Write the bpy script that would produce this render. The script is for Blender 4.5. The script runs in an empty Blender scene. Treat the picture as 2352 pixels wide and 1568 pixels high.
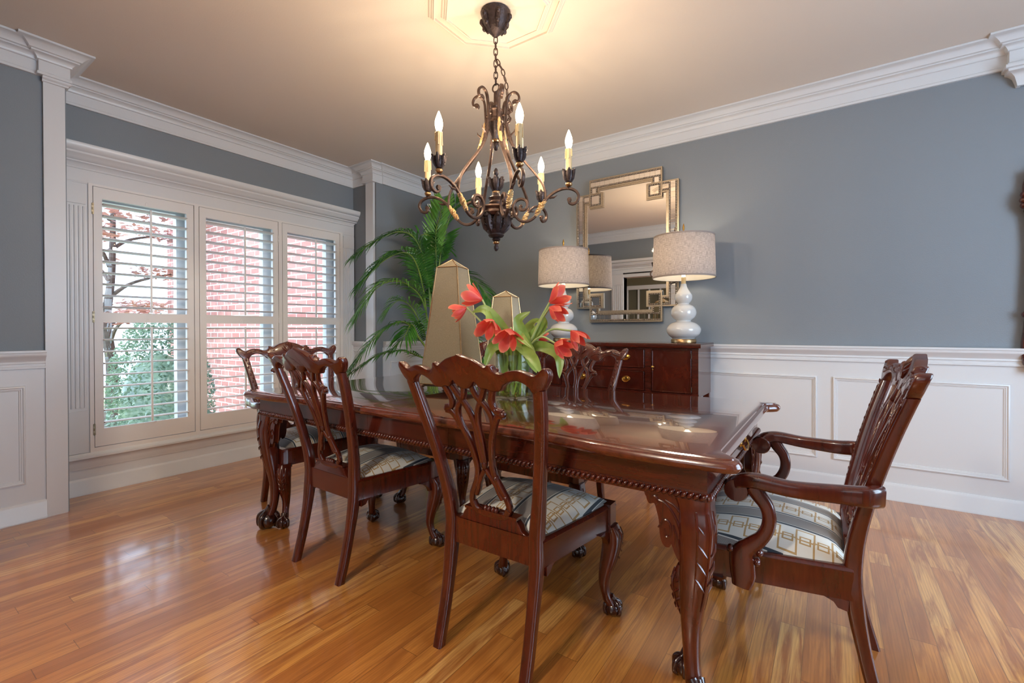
import bpy, bmesh, math, random
from mathutils import Vector, Matrix
random.seed(7)
S = bpy.context.scene
COL = S.collection
PI = math.pi
# ------------------------------------------------------------------ camera
CAM_YAW, CAM_PITCH, CAM_ROLL, CAM_F = 0.603707, 0.006578, -0.002485, 1062.1
cam_d = bpy.data.cameras.new('camera')
cam_d.sensor_width = 36.0
cam_d.lens = CAM_F / 2352 * 36.0
cam_d.shift_y = (765.2 - 784.0) / 2352
cam_d.clip_start = 0.02
cam = bpy.data.objects.new('camera', cam_d)
COL.objects.link(cam)
_cy, _sy = math.cos(CAM_YAW), math.sin(CAM_YAW)
_f = Vector((-_sy * math.cos(CAM_PITCH), _cy * math.cos(CAM_PITCH), -math.sin(CAM_PITCH)))
_r = Vector((_cy, _sy, 0))
_u = _r.cross(_f)
_r2 = _r * math.cos(CAM_ROLL) + _u * math.sin(CAM_ROLL)
_u2 = _u * math.cos(CAM_ROLL) - _r * math.sin(CAM_ROLL)
cam.matrix_world = Matrix(((_r2.x, _u2.x, -_f.x, 0), (_r2.y, _u2.y, -_f.y, 0), (_r2.z, _u2.z, -_f.z, 1.07), (0, 0, 0, 1)))
S.camera = cam
# ------------------------------------------------------------------ exposure, sky, sun, daylight
S.view_settings.view_transform = 'Standard'
S.view_settings.look = 'None'
S.view_settings.exposure = 0.14
S.view_settings.gamma = 1.0
S.view_settings.use_curve_mapping = False
S.cycles.use_denoising = True
S.cycles.max_bounces = 10
S.cycles.diffuse_bounces = 5
S.cycles.glossy_bounces = 5
S.cycles.transparent_max_bounces = 16
S.cycles.transmission_bounces = 8
S.cycles.sample_clamp_indirect = 6.0
S.cycles.caustics_reflective = False
S.cycles.caustics_refractive = False
w = bpy.data.worlds.new('sky')
S.world = w
w.use_nodes = True
bg = w.node_tree.nodes['Background']
bg.inputs[0].default_value = (0.60, 0.78, 1.0, 1)
bg.inputs[1].default_value = 5.5


def light(name, kind, loc, energy, color, rot=(0, 0, 0), size=None, size_y=None, parent=None, spread=None):
    d = bpy.data.lights.new(name, kind)
    d.energy = energy
    d.color = color
    if kind == 'AREA':
        d.shape = 'RECTANGLE'
        d.size = size
        d.size_y = size_y or size
        if spread: d.spread = spread
    elif kind == 'POINT':
        d.shadow_soft_size = size
    elif kind == 'SUN':
        d.angle = size
    o = bpy.data.objects.new(name, d)
    o.location = loc
    o.rotation_euler = rot
    o.parent = parent
    COL.objects.link(o)
    return o


SKYC = (0.72, 0.87, 1.0)
light('sun', 'SUN', (0, 0, 8), 2.6, (1.0, 0.95, 0.87), (math.radians(48), 0, math.radians(1)), size=0.012)
# daylight at right and shuttered windows; fill panel added before the solid hall wall
light('right_window_daylight', 'AREA', (2.27, 1.75, 1.45), 66, (0.62, 0.81, 1.0), (0, math.radians(90), 0), 1.7, 2.0)
light('hall_fill_panel', 'AREA', (0.2, -2.93, 1.45), 18, SKYC, (math.radians(90), 0, 0), 2.6, 1.9)
_p = light('shutter_window_portal', 'AREA', (-4.33, 1.88, 1.18), 1, (1, 1, 1), (0, math.radians(-90), 0), 1.9, 2.1)
_p.data.cycles.is_portal = True


# ------------------------------------------------------------------ node helpers
def lin(c):
    c = c / 255.0
    return c / 12.92 if c <= 0.04045 else ((c + 0.055) / 1.055) ** 2.4


def rgb(r, g, b): return (lin(r), lin(g), lin(b), 1.0)


class X:
    """a node socket with arithmetic"""
    def __init__(s, nt, sock): s.nt, s.k = nt, sock

    def m(s, op, *a):
        n = s.nt.nodes.new('ShaderNodeMath'); n.operation = op
        s.nt.links.new(s.k, n.inputs[0])
        for i, v in enumerate(a):
            if isinstance(v, X): s.nt.links.new(v.k, n.inputs[i + 1])
            else: n.inputs[i + 1].default_value = v
        return X(s.nt, n.outputs[0])

    def __add__(s, o): return s.m('ADD', o)
    def __sub__(s, o): return s.m('SUBTRACT', o)
    def __mul__(s, o): return s.m('MULTIPLY', o)
    def __truediv__(s, o): return s.m('DIVIDE', o)
    def abs(s): return s.m('ABSOLUTE')
    def floor(s): return s.m('FLOOR')
    def fract(s): return s.m('FRACT')
    def max(s, o): return s.m('MAXIMUM', o)
    def min(s, o): return s.m('MINIMUM', o)
    def lt(s, o): return s.m('LESS_THAN', o)
    def gt(s, o): return s.m('GREATER_THAN', o)


class Mat:
    def __init__(s, name):
        s.mat = bpy.data.materials.new(name)
        s.mat.use_nodes = True
        s.nt = s.mat.node_tree
        s.b = s.nt.nodes['Principled BSDF']
        s.out = s.nt.nodes['Material Output']

    def link(s, a, b): s.nt.links.new(a.k if isinstance(a, X) else a, b)

    def set(s, **k):
        for n, v in k.items():
            i = s.b.inputs[n.replace('_', ' ')]
            if isinstance(v, X): s.link(v, i)
            elif hasattr(v, 'is_output'): s.link(v, i)
            else: i.default_value = v
        return s

    def coords(s, kind='Object', scale=None, rot=None):
        t = s.nt.nodes.new('ShaderNodeTexCoord').outputs[kind]
        if scale or rot:
            mp = s.nt.nodes.new('ShaderNodeMapping')
            if scale: mp.inputs['Scale'].default_value = scale
            if rot: mp.inputs['Rotation'].default_value = rot
            s.nt.links.new(t, mp.inputs[0])
            t = mp.outputs[0]
        return t

    def xyz(s, kind='Object', src=None):
        n = s.nt.nodes.new('ShaderNodeSeparateXYZ')
        s.link(src or s.coords(kind), n.inputs[0])
        return [X(s.nt, n.outputs[i]) for i in range(3)]

    def comb(s, x, y, z):
        n = s.nt.nodes.new('ShaderNodeCombineXYZ')
        for i, v in enumerate((x, y, z)):
            if isinstance(v, X): s.link(v, n.inputs[i])
            else: n.inputs[i].default_value = v
        return n.outputs[0]

    def noise(s, vec, scale=5, detail=3, rough=0.5, dist=0.0):
        n = s.nt.nodes.new('ShaderNodeTexNoise')
        s.link(vec, n.inputs['Vector'])
        n.inputs['Scale'].default_value = scale
        n.inputs['Detail'].default_value = detail
        n.inputs['Roughness'].default_value = rough
        n.inputs['Distortion'].default_value = dist
        return X(s.nt, n.outputs[0])

    def white(s, vec):
        n = s.nt.nodes.new('ShaderNodeTexWhiteNoise')
        s.link(vec, n.inputs['Vector'])
        return X(s.nt, n.outputs['Value'])

    def ramp(s, fac, stops, interp='LINEAR'):
        n = s.nt.nodes.new('ShaderNodeValToRGB')
        n.color_ramp.interpolation = interp
        e = n.color_ramp.elements
        while len(e) < len(stops): e.new(0.5)
        for i, (p, c) in enumerate(stops):
            e[i].position = p; e[i].color = c
        s.link(fac, n.inputs[0])
        return n.outputs[0]

    def mix(s, fac, a, b, mode='MIX'):
        n = s.nt.nodes.new('ShaderNodeMix'); n.data_type = 'RGBA'; n.blend_type = mode
        for i, v in ((0, fac), (6, a), (7, b)):
            if isinstance(v, X) or hasattr(v, 'is_output'): s.link(v, n.inputs[i])
            else: n.inputs[i].default_value = v
        return n.outputs[2]

    def bump(s, h, strength=0.2, dist=0.002):
        n = s.nt.nodes.new('ShaderNodeBump')
        n.inputs['Strength'].default_value = strength
        n.inputs['Distance'].default_value = dist
        s.link(h, n.inputs['Height'])
        s.link(n.outputs[0], s.b.inputs['Normal'])
        return s


M = {}


def simple(name, col, rough=0.5, metal=0.0, noise=0.0, nscale=20, bump=0.0, bscale=80, **k):
    m = Mat(name)
    m.set(Roughness=rough, Metallic=metal, **k)
    if noise:
        f = m.noise(m.coords(), nscale, 4)
        a = tuple(c * (1 - noise) for c in col[:3]) + (1,)
        b = tuple(min(1, c * (1 + noise)) for c in col[:3]) + (1,)
        m.set(Base_Color=m.ramp(f, [(0.3, a), (0.7, b)]))
    else:
        m.set(Base_Color=col)
    if bump:
        m.bump(m.noise(m.coords(), bscale, 3), bump, 0.003)
    M[name] = m.mat
    return m


simple('wall_paint', rgb(129, 136, 143), 0.55, bump=0.35, bscale=160)
simple('hall_paint', rgb(104, 98, 78), 0.6)
simple('white_paint', rgb(214, 216, 219), 0.32)
simple('shutter_paint', rgb(226, 224, 223), 0.38)
simple('ceiling_paint', rgb(219, 207, 195), 0.7, bump=0.15, bscale=120)
simple('hinge_metal', rgb(150, 136, 112), 0.4, 0.8)
simple('brass', rgb(206, 160, 84), 0.25, 1.0)
simple('gold_leaf', rgb(182, 146, 104), 0.32, 1.0, noise=0.15, nscale=60)
simple('frame_gold', rgb(188, 176, 158), 0.34, 1.0, noise=0.12, nscale=90)
simple('frame_dark', rgb(70, 54, 40), 0.45, 0.6)
simple('bead_gold', rgb(222, 212, 196), 0.3, 1.0)
simple('iron', rgb(92, 74, 66), 0.42, 0.75, noise=0.35, nscale=45, bump=0.3, bscale=120)
simple('iron_dark', rgb(66, 56, 56), 0.42, 0.65, noise=0.4, nscale=60, bump=0.6, bscale=140)
simple('iron_gold', rgb(214, 180, 128), 0.4, 0.6, noise=0.2, nscale=60)
simple('candle', rgb(200, 176, 132), 0.5, noise=0.08, nscale=40)
simple('ceramic', rgb(206, 206, 205), 0.08, Coat_Weight=1.0, Coat_Roughness=0.03)
simple('foot_metal', rgb(120, 92, 72), 0.3, 0.9, noise=0.3, nscale=70)
simple('mirror_glass', (0.86, 0.85, 0.83, 1), 0.015, 1.0)
simple('plastic_white', rgb(225, 225, 222), 0.4)
simple('pot', rgb(72, 62, 52), 0.6, noise=0.2)
simple('soil', rgb(50, 38, 28), 0.9, noise=0.4, nscale=60)
simple('bark', rgb(96, 84, 78), 0.85, noise=0.35, nscale=12, bump=0.6, bscale=30)
simple('lawn', rgb(150, 158, 110), 0.95, noise=0.4, nscale=6)
simple('felt', rgb(225, 215, 200), 0.9)


def leafmat(name, c1, c2, rough=0.4, trans=0.25, nscale=9):
    m = Mat(name)
    f = m.noise(m.coords(), nscale, 2)
    c = m.ramp(f, [(0.3, c1), (0.7, c2)])
    m.set(Base_Color=c, Roughness=rough)
    t = m.nt.nodes.new('ShaderNodeBsdfTranslucent')
    m.link(c, t.inputs[0])
    x = m.nt.nodes.new('ShaderNodeMixShader')
    x.inputs[0].default_value = trans
    m.link(m.b.outputs[0], x.inputs[1]); m.link(t.outputs[0], x.inputs[2])
    m.link(x.outputs[0], m.out.inputs[0])
    M[name] = m.mat


leafmat('palm_leaf', rgb(40, 92, 34), rgb(84, 146, 58), 0.35, 0.25)
leafmat('palm_leaf_light', rgb(72, 128, 48), rgb(122, 176, 84), 0.35, 0.25)
leafmat('palm_stem', rgb(82, 118, 44), rgb(140, 164, 70), 0.4, 0.1)
leafmat('tulip_leaf', rgb(120, 150, 60), rgb(160, 182, 96), 0.35, 0.2, 14)
leafmat('tulip_stem', rgb(150, 176, 96), rgb(190, 204, 140), 0.4, 0.15)
leafmat('hedge_leaf', rgb(92, 118, 100), rgb(148, 170, 140), 0.3, 0.3, 3)
leafmat('maple_leaf', rgb(168, 124, 122), rgb(214, 160, 136), 0.5, 0.4, 2)

# tulip petals: red inside and body, orange rim
m = Mat('petal')
ux, uy, uz = m.xyz('UV')
edge = (ux - 0.5).abs() * 2.0
rim = (edge.max(uy)).m('POWER', 5.0)
c = m.mix(rim, rgb(226, 66, 58), rgb(248, 150, 108))
n_ = m.noise(m.comb(ux * 14.0, uy * 2.0, 0.0), 2.0, 3)
c = m.mix(n_ * 0.35, c, rgb(244, 124, 112))
m.set(Base_Color=c, Roughness=0.45)
t = m.nt.nodes.new('ShaderNodeBsdfTranslucent'); m.link(c, t.inputs[0])
x = m.nt.nodes.new('ShaderNodeMixShader'); x.inputs[0].default_value = 0.3
m.link(m.b.outputs[0], x.inputs[1]); m.link(t.outputs[0], x.inputs[2]); m.link(x.outputs[0], m.out.inputs[0])
M['petal'] = m.mat


# oak strip floor, boards along y
m = Mat('oak_floor')
fx, fy, fz = m.xyz('Object')
BW = 0.0745
row = (fx / BW).floor()
rsh = m.white(m.comb(row, 3.0, 0.0))
BL = 0.95
yy = fy / BL + rsh * 7.3
rl = m.white(m.comb(row, (yy * 0.5).floor(), 2.0))
idx = (yy + (rl - 0.5) * 0.7).floor()
rid = m.white(m.comb(row, idx, 1.0))
grain = m.noise(m.comb(fx * 34.0 + rid * 60.0, fy * 2.6 + rid * 31.0, rid * 9.0), 1.0, 5, 0.6, 0.6)
wv = m.nt.nodes.new('ShaderNodeTexWave'); wv.wave_type = 'BANDS'; wv.bands_direction = 'X'
m.link(m.comb(fx * 26.0 + rid * 17.0, fy * 1.5 + rid * 11.0, rid * 5.0), wv.inputs[0])
wv.inputs['Scale'].default_value = 1.2; wv.inputs['Distortion'].default_value = 7.0
wv.inputs['Detail'].default_value = 2.0; wv.inputs['Detail Scale'].default_value = 0.7
base = m.ramp(rid, [(0.0, rgb(170, 102, 46)), (0.25, rgb(194, 124, 56)), (0.75, rgb(210, 142, 66)), (1.0, rgb(226, 170, 96))])
c = m.mix(m.ramp(grain, [(0.42, (0, 0, 0, 1)), (0.62, (1, 1, 1, 1))]), base, rgb(164, 98, 42))
fine = m.noise(m.comb(fx * 260.0, fy * 9.0, rid * 3.0), 1.0, 2)
wvx = X(m.nt, wv.outputs[1])
c = m.mix(wvx.m('POWER', 3.0) * 0.28, c, rgb(140, 82, 40))
c = m.mix((fine - 0.42).max(0.0) * 0.8, c, rgb(130, 76, 38))
gx = ((fx / BW).fract() - 0.5).abs()
yb = (yy + (rl - 0.5) * 0.7).fract()
gap = gx.gt(0.487).max((yb - 0.5).abs().gt(0.4988))
c = m.mix(gap * 0.55, c, rgb(74, 42, 22))
m.set(Base_Color=c, Roughness=(grain * 0.10 + 0.26), Coat_Weight=1.0, Coat_Roughness=0.105)
m.bump((gap * -1.0) + fine * 0.15, 0.15, 0.001)
M['oak_floor'] = m.mat


def wood(name, c1, c2, c3, scale=(14, 14, 2.2), rough=0.25, coat=0.6, croug=0.06):
    m = Mat(name)
    f = m.noise(m.coords('Object', scale), 3.0, 5, 0.6, 0.5)
    c = m.ramp(f, [(0.25, c1), (0.55, c2), (0.85, c3)])
    m.set(Base_Color=c, Roughness=rough, Coat_Weight=coat, Coat_Roughness=croug)
    M[name] = m.mat
    return m


wood('mahogany', rgb(58, 17, 9), rgb(78, 26, 13), rgb(98, 38, 20))
wood('mahogany_dark', rgb(34, 12, 8), rgb(52, 19, 12), rgb(70, 28, 18), rough=0.22, coat=0.8)
wood('mahogany_flat', rgb(52, 15, 8), rgb(70, 23, 12), rgb(90, 34, 18), scale=(2.2, 14, 14))
wood('mahogany_flame', rgb(48, 13, 8), rgb(68, 21, 11), rgb(94, 38, 18), scale=(2.6, 2.6, 1.6), rough=0.2, coat=0.8)

# polished table top with crossbanded border
m = Mat('table_veneer')
tx, ty, tz = m.xyz('Object')
f = m.noise(m.coords('Object', (1.4, 12, 12)), 3.0, 5, 0.6, 0.4)
c = m.ramp(f, [(0.25, rgb(58, 22, 14)), (0.6, rgb(78, 34, 21)), (0.85, rgb(92, 44, 29))])
f2 = m.noise(m.coords('Object', (12, 1.4, 12)), 3.0, 5, 0.6, 0.4)
c2 = m.ramp(f2, [(0.25, rgb(80, 36, 24)), (0.6, rgb(104, 52, 35)), (0.85, rgb(120, 66, 46))])
band = tx.abs().gt(1.045).max(ty.abs().gt(0.43))
c = m.mix(band, c, c2)
m.set(Base_Color=c, Roughness=0.16, Coat_Weight=1.0, Coat_Roughness=0.02, Coat_IOR=1.45)
M['table_veneer'] = m.mat

# seat fabric: fretwork bands and herringbone bands between dark lines, running front to back
m = Mat('seat_fabric')
sx, sy, sz = m.xyz('Object')
P = 0.176
t0 = (sx / P + 0.34).fract()
fret_band = t0.lt(0.56)
grey_band = t0.gt(0.635) * t0.lt(0.93)
dark_line = (t0.gt(0.575) * t0.lt(0.625)).max(t0.gt(0.945) * t0.lt(0.985))
lx = (t0 - 0.28) * P


def ring(xo, yo, per, half, th):
    ax = (lx - xo).abs()
    ay = (((sy + yo) / per).fract() - 0.5).abs() * per
    return ((ax.max(ay)) - half).abs().lt(th)


fr = ring(-0.0205, 0.0, 0.088, 0.0225, 0.0024).max(ring(0.0205, 0.044, 0.088, 0.0225, 0.0024))
fr = fr.max(ring(0.0, 0.022, 0.044, 0.0125, 0.0022))
fr = fr * fret_band
hz = ((sy * 220.0) + ((sx * 110.0).fract() - 0.5).abs() * 2.0).fract()
gcol = m.mix(hz, rgb(150, 142, 134), rgb(96, 94, 96))
c = m.mix(grey_band, rgb(214, 212, 204), gcol)
c = m.mix(dark_line, c, rgb(46, 56, 66))
c = m.mix(fr, c, rgb(172, 140, 92))
m.set(Base_Color=c, Roughness=0.75, Sheen_Weight=0.2)
wv_ = m.noise(m.coords('Object', (1, 1, 1)), 900, 1)
m.bump(wv_, 0.25, 0.0008)
M['seat_fabric'] = m.mat

# linen shade
m = Mat('linen')
th = m.nt.nodes.new('ShaderNodeTexCoord').outputs['UV']
ux, uy, uz = m.xyz('UV')
a = m.noise(m.comb(ux * 300.0, uy * 9.0, 0.0), 1.0, 3)
b = m.noise(m.comb(ux * 26.0, uy * 90.0, 3.0), 1.0, 3)
c = m.ramp((a + b) * 0.5, [(0.36, rgb(146, 136, 134)), (0.6, rgb(206, 197, 195))])
m.set(Base_Color=c, Roughness=0.85)
t = m.nt.nodes.new('ShaderNodeBsdfTranslucent'); m.link(c, t.inputs[0])
x = m.nt.nodes.new('ShaderNodeMixShader'); x.inputs[0].default_value = 0.5
m.link(m.b.outputs[0], x.inputs[1]); m.link(t.outputs[0], x.inputs[2]); m.link(x.outputs[0], m.out.inputs[0])
M['linen'] = m.mat
simple('linen_trim', rgb(150, 138, 132), 0.9)
simple('shade_lining', rgb(250, 246, 236), 0.8)
_m = M['shade_lining']; _nt = _m.node_tree
_t = _nt.nodes.new('ShaderNodeBsdfTranslucent'); _t.inputs[0].default_value = rgb(250, 246, 236)
_x = _nt.nodes.new('ShaderNodeMixShader'); _x.inputs[0].default_value = 0.5
_nt.links.new(_nt.nodes['Principled BSDF'].outputs[0], _x.inputs[1]); _nt.links.new(_t.outputs[0], _x.inputs[2]); _nt.links.new(_x.outputs[0], _nt.nodes['Material Output'].inputs[0])

# antiqued mirror panels on the obelisks
m = Mat('antique_mirror')
f = m.noise(m.coords(), 260, 4, 0.7)
c = m.ramp(f, [(0.3, rgb(160, 147, 121)), (0.7, rgb(184, 171, 145))])
m.set(Base_Color=c, Metallic=0.45, Roughness=0.22)
M['antique_mirror'] = m.mat


def glass(name, tint, ior=1.45, amount=0.5, rough=0.0):
    m = Mat(name)
    m.nt.nodes.remove(m.b)
    lw = m.nt.nodes.new('ShaderNodeLayerWeight'); lw.inputs[0].default_value = 0.5
    fr = (X(m.nt, lw.outputs['Facing']).m('POWER', 4.0) * 0.6 + (ior - 1.0) * 0.09)
    tr = m.nt.nodes.new('ShaderNodeBsdfTransparent'); tr.inputs[0].default_value = tint
    gl = m.nt.nodes.new('ShaderNodeBsdfGlossy'); gl.inputs['Roughness'].default_value = rough
    mx = m.nt.nodes.new('ShaderNodeMixShader')
    m.link(fr, mx.inputs[0]); m.link(tr.outputs[0], mx.inputs[1]); m.link(gl.outputs[0], mx.inputs[2])
    m.link(mx.outputs[0], m.out.inputs[0])
    M[name] = m.mat


glass('pane_glass', (0.97, 0.985, 1.0, 1))
glass('vase_glass', (0.93, 0.96, 0.95, 1), 1.5)
glass('water', (0.80, 0.82, 0.42, 1), 1.33)


def emit(name, col, strength, clear=0.5):
    m = Mat(name)
    m.nt.nodes.remove(m.b)
    e = m.nt.nodes.new('ShaderNodeEmission'); e.inputs[0].default_value = col; e.inputs[1].default_value = strength
    tr = m.nt.nodes.new('ShaderNodeBsdfTransparent')
    mx = m.nt.nodes.new('ShaderNodeMixShader'); mx.inputs[0].default_value = clear
    m.link(e.outputs[0], mx.inputs[1]); m.link(tr.outputs[0], mx.inputs[2]); m.link(mx.outputs[0], m.out.inputs[0])
    M[name] = m.mat


emit('flame_bulb', (1.0, 0.82, 0.56, 1), 16.0)
emit('lamp_bulb', (1.0, 0.84, 0.62, 1), 8.0)

emit('fill_globe', (1.0, 0.90, 0.76, 1), 5.0, 0.8)  # glow for the globe of the added hall pendant

# brick of the house wing outside
m = Mat('brick')
bx, by, bz = m.xyz('Object')
bt = m.nt.nodes.new('ShaderNodeTexBrick')
m.link(m.comb(bx, bz, 0.0), bt.inputs['Vector'])
bt.inputs['Color1'].default_value = rgb(178, 116, 108)
bt.inputs['Color2'].default_value = rgb(196, 140, 130)
bt.inputs['Mortar'].default_value = rgb(228, 222, 218)
bt.inputs['Scale'].default_value = 1.0
bt.inputs['Mortar Size'].default_value = 0.007
bt.inputs['Brick Width'].default_value = 0.21
bt.inputs['Row Height'].default_value = 0.075
m.set(Base_Color=bt.outputs[0], Roughness=0.85)
M['brick'] = m.mat


# ------------------------------------------------------------------ mesh helpers
def crv(pts, n=6, closed=False):
    """Catmull-Rom through points of any dimension"""
    P_ = [tuple(p) for p in pts]
    L = len(P_)
    out = []
    rng = range(L if closed else L - 1)
    for i in rng:
        p1, p2 = P_[i], P_[(i + 1) % L]
        if closed: p0, p3 = P_[i - 1], P_[(i + 2) % L]
        else:
            p0 = P_[i - 1] if i else tuple(2 * a - b for a, b in zip(p1, p2))
            p3 = P_[i + 2] if i + 2 < L else tuple(2 * b - a for a, b in zip(p1, p2))
        for k in range(n):
            t = k / n
            out.append(tuple(0.5 * (2 * b + (c - a) * t + (2 * a - 5 * b + 4 * c - d) * t * t + (3 * b - a - 3 * c + d) * t ** 3)
                             for a, b, c, d in zip(p0, p1, p2, p3)))
    if not closed: out.append(P_[-1])
    return out


def lerp_tab(tab, x):
    if x <= tab[0][0]: return tab[0][1]
    for (a, b), (c, d) in zip(tab, tab[1:]):
        if x <= c: return b + (d - b) * (x - a) / (c - a)
    return tab[-1][1]


def rrect(w_, h_, r, n=3):
    out = []
    for cx, cy, a0 in ((w_ / 2 - r, h_ / 2 - r, 0), (-w_ / 2 + r, h_ / 2 - r, 90), (-w_ / 2 + r, -h_ / 2 + r, 180), (w_ / 2 - r, -h_ / 2 + r, 270)):
        for i in range(n + 1):
            a = math.radians(a0 + 90 * i / n)
            out.append((cx + r * math.cos(a), cy + r * math.sin(a)))
    return out


def circ(r, n=8): return [(r * math.cos(2 * PI * i / n), r * math.sin(2 * PI * i / n)) for i in range(n)]


class MB:
    def __init__(s): s.v, s.f, s.mi, s.uv, s.cur = [], [], [], None, 0

    def add(s, vs, fs):
        o = len(s.v)
        s.v += [tuple(p) for p in vs]
        for f in fs:
            s.f.append(tuple(i + o for i in f)); s.mi.append(s.cur)
        return s

    def box(s, x0, x1, y0, y1, z0, z1):
        return s.add([(x0, y0, z0), (x1, y0, z0), (x1, y1, z0), (x0, y1, z0), (x0, y0, z1), (x1, y0, z1), (x1, y1, z1), (x0, y1, z1)],
                     [(0, 3, 2, 1), (4, 5, 6, 7), (0, 1, 5, 4), (1, 2, 6, 5), (2, 3, 7, 6), (3, 0, 4, 7)])

    def hexa(s, p): return s.add(p, [(0, 3, 2, 1), (4, 5, 6, 7), (0, 1, 5, 4), (1, 2, 6, 5), (2, 3, 7, 6), (3, 0, 4, 7)])

    def rings(s, rings, closed=True, cap=True, loop=False):
        n = len(rings[0]); vs = [p for r in rings for p in r]; fs = []
        R_ = len(rings)
        for i in range(R_ if loop else R_ - 1):
            a, b = i * n, ((i + 1) % R_) * n
            for j in range(n if closed else n - 1):
                k = (j + 1) % n
                fs.append((a + j, a + k, b + k, b + j))
        if cap and not loop:
            fs.append(tuple(range(n - 1, -1, -1)))
            fs.append(tuple((R_ - 1) * n + j for j in range(n)))
        return s.add(vs, fs)

    def sweep(s, pts, sec, up=None, sc=None, loop=False, cap=True, twist=0.0):
        pts = [Vector(p) for p in pts]
        L = len(pts); rings = []; prevN = None
        for i, p in enumerate(pts):
            if loop: T = pts[(i + 1) % L] - pts[i - 1]
            else: T = pts[min(i + 1, L - 1)] - pts[max(i - 1, 0)]
            if T.length < 1e-9: T = Vector((0, 0, 1))
            T.normalize()
            if up is not None:
                U = Vector(up(i) if callable(up) else up)
                N = U.cross(T)
                if N.length < 1e-6: N = prevN or Vector((1, 0, 0))
                N.normalize(); B = T.cross(N)
            else:
                if prevN is None:
                    a = Vector((0, 0, 1)) if abs(T.z) < 0.9 else Vector((1, 0, 0))
                    N = a.cross(T).normalized()
                else:
                    N = (prevN - T * prevN.dot(T)).normalized()
                B = T.cross(N)
            prevN = N
            k = sc[i] if sc else 1.0
            if isinstance(k, (int, float)): k = (k, k)
            c_, s_ = math.cos(twist * i), math.sin(twist * i)
            rings.append([p + N * ((x * c_ - y * s_) * k[0]) + B * ((x * s_ + y * c_) * k[1]) for x, y in sec])
        return s.rings(rings, loop=loop, cap=cap)

    def tube(s, pts, r, seg=8, loop=False, cap=True):
        if isinstance(r, (int, float)): return s.sweep(pts, circ(r, seg), loop=loop, cap=cap)
        return s.sweep(pts, circ(1.0, seg), sc=list(r), loop=loop, cap=cap)

    def lathe(s, prof, seg=24, c=(0, 0, 0), lobes=0, amp=0.0):
        rings = []
        for r, z in prof:
            ring = []
            for i in range(seg):
                a = 2 * PI * i / seg
                rr = max(r, 1e-4) * (1 + (amp * math.cos(lobes * a) if lobes else 0))
                ring.append((c[0] + rr * math.cos(a), c[1] + rr * math.sin(a), c[2] + z))
            rings.append(ring)
        return s.rings(rings)

    def ball(s, c, r, seg=10, rings=6, mat=None):
        if isinstance(r, (int, float)): r = (r, r, r)
        rs = []
        for i in range(rings + 1):
            a = -PI / 2 + PI * i / rings
            k = max(math.cos(a), 0.02)
            ring = []
            for j in range(seg):
                b = 2 * PI * j / seg
                p = Vector((r[0] * k * math.cos(b), r[1] * k * math.sin(b), r[2] * math.sin(a)))
                if mat: p = mat @ p
                ring.append((c[0] + p.x, c[1] + p.y, c[2] + p.z))
            rs.append(ring)
        return s.rings(rs)

    def prism(s, outline, fn, w0, w1, bev=0.0):
        """closed 2-D outline (ccw), extruded from w0 to w1 through fn(u, v, w)"""
        n = len(outline)
        if bev:
            ins = []
            for i in range(n):
                a, b, c = outline[i - 1], outline[i], outline[(i + 1) % n]
                d1 = Vector((b[0] - a[0], b[1] - a[1])); d2 = Vector((c[0] - b[0], c[1] - b[1]))
                if d1.length < 1e-9: d1 = d2
                if d2.length < 1e-9: d2 = d1
                d1.normalize(); d2.normalize()
                nn = Vector((-d1.y - d2.y, d1.x + d2.x))
                if nn.length < 1e-6: nn = Vector((-d1.y, d1.x))
                nn.normalize()
                ins.append((b[0] + nn.x * bev, b[1] + nn.y * bev))
            k = 0.3
            mid = [(o[0] * (1 - k) + q[0] * k, o[1] * (1 - k) + q[1] * k) for o, q in zip(outline, ins)]
            lay = [(ins, w0), (mid, w0 + bev * 0.3), (outline, w0 + bev), (outline, w1 - bev), (mid, w1 - bev * 0.3), (ins, w1)]
        else:
            lay = [(outline, w0), (outline, w1)]
        return s.rings([[fn(u, v, w) for u, v in o] for o, w in lay])

    def build(s, name, mat, parent=None, smooth=40, loc=None, uv=None, flat_caps=True):
        me = bpy.data.meshes.new(name)
        me.from_pydata(s.v, [], s.f)
        mats = mat if isinstance(mat, (list, tuple)) else [mat]
        for q in mats: me.materials.append(M[q])
        if len(mats) > 1: me.polygons.foreach_set('material_index', s.mi)
        bm = bmesh.new(); bm.from_mesh(me)
        bmesh.ops.recalc_face_normals(bm, faces=bm.faces)
        bm.to_mesh(me); bm.free()
        if uv:
            l = me.uv_layers.new(name='UVMap')
            for lp in me.loops: l.data[lp.index].uv = uv[lp.vertex_index]
        if smooth:
            me.polygons.foreach_set('use_smooth', [p.loop_total <= 4 or not flat_caps for p in me.polygons])
            me.set_sharp_from_angle(angle=math.radians(smooth))
        o = bpy.data.objects.new(name, me)
        COL.objects.link(o)
        if parent: o.parent = parent
        if loc: o.location = loc
        return o


def profile_sweep(mb, path, prof, closed=False):
    """moulding: profile (d out of the wall, z) mitred along a plan path, the room on the right of travel"""
    L = len(path); rings = []
    for i, (x, y) in enumerate(path):
        def nrm(a, b):
            d = Vector((b[0] - a[0], b[1] - a[1])).normalized()
            return Vector((d.y, -d.x))
        n1 = nrm(path[i - 1], path[i]) if (i or closed) else None
        n2 = nrm(path[i], path[(i + 1) % L]) if (i < L - 1 or closed) else None
        n1 = n1 or n2; n2 = n2 or n1
        mt = (n1 + n2); mt = mt / max(mt.dot(n1), 0.2) if mt.length > 1e-6 else n1
        rings.append([(x + mt.x * d, y + mt.y * d, z) for d, z in prof])
    mb.rings(rings, loop=closed)
    return mb


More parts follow.
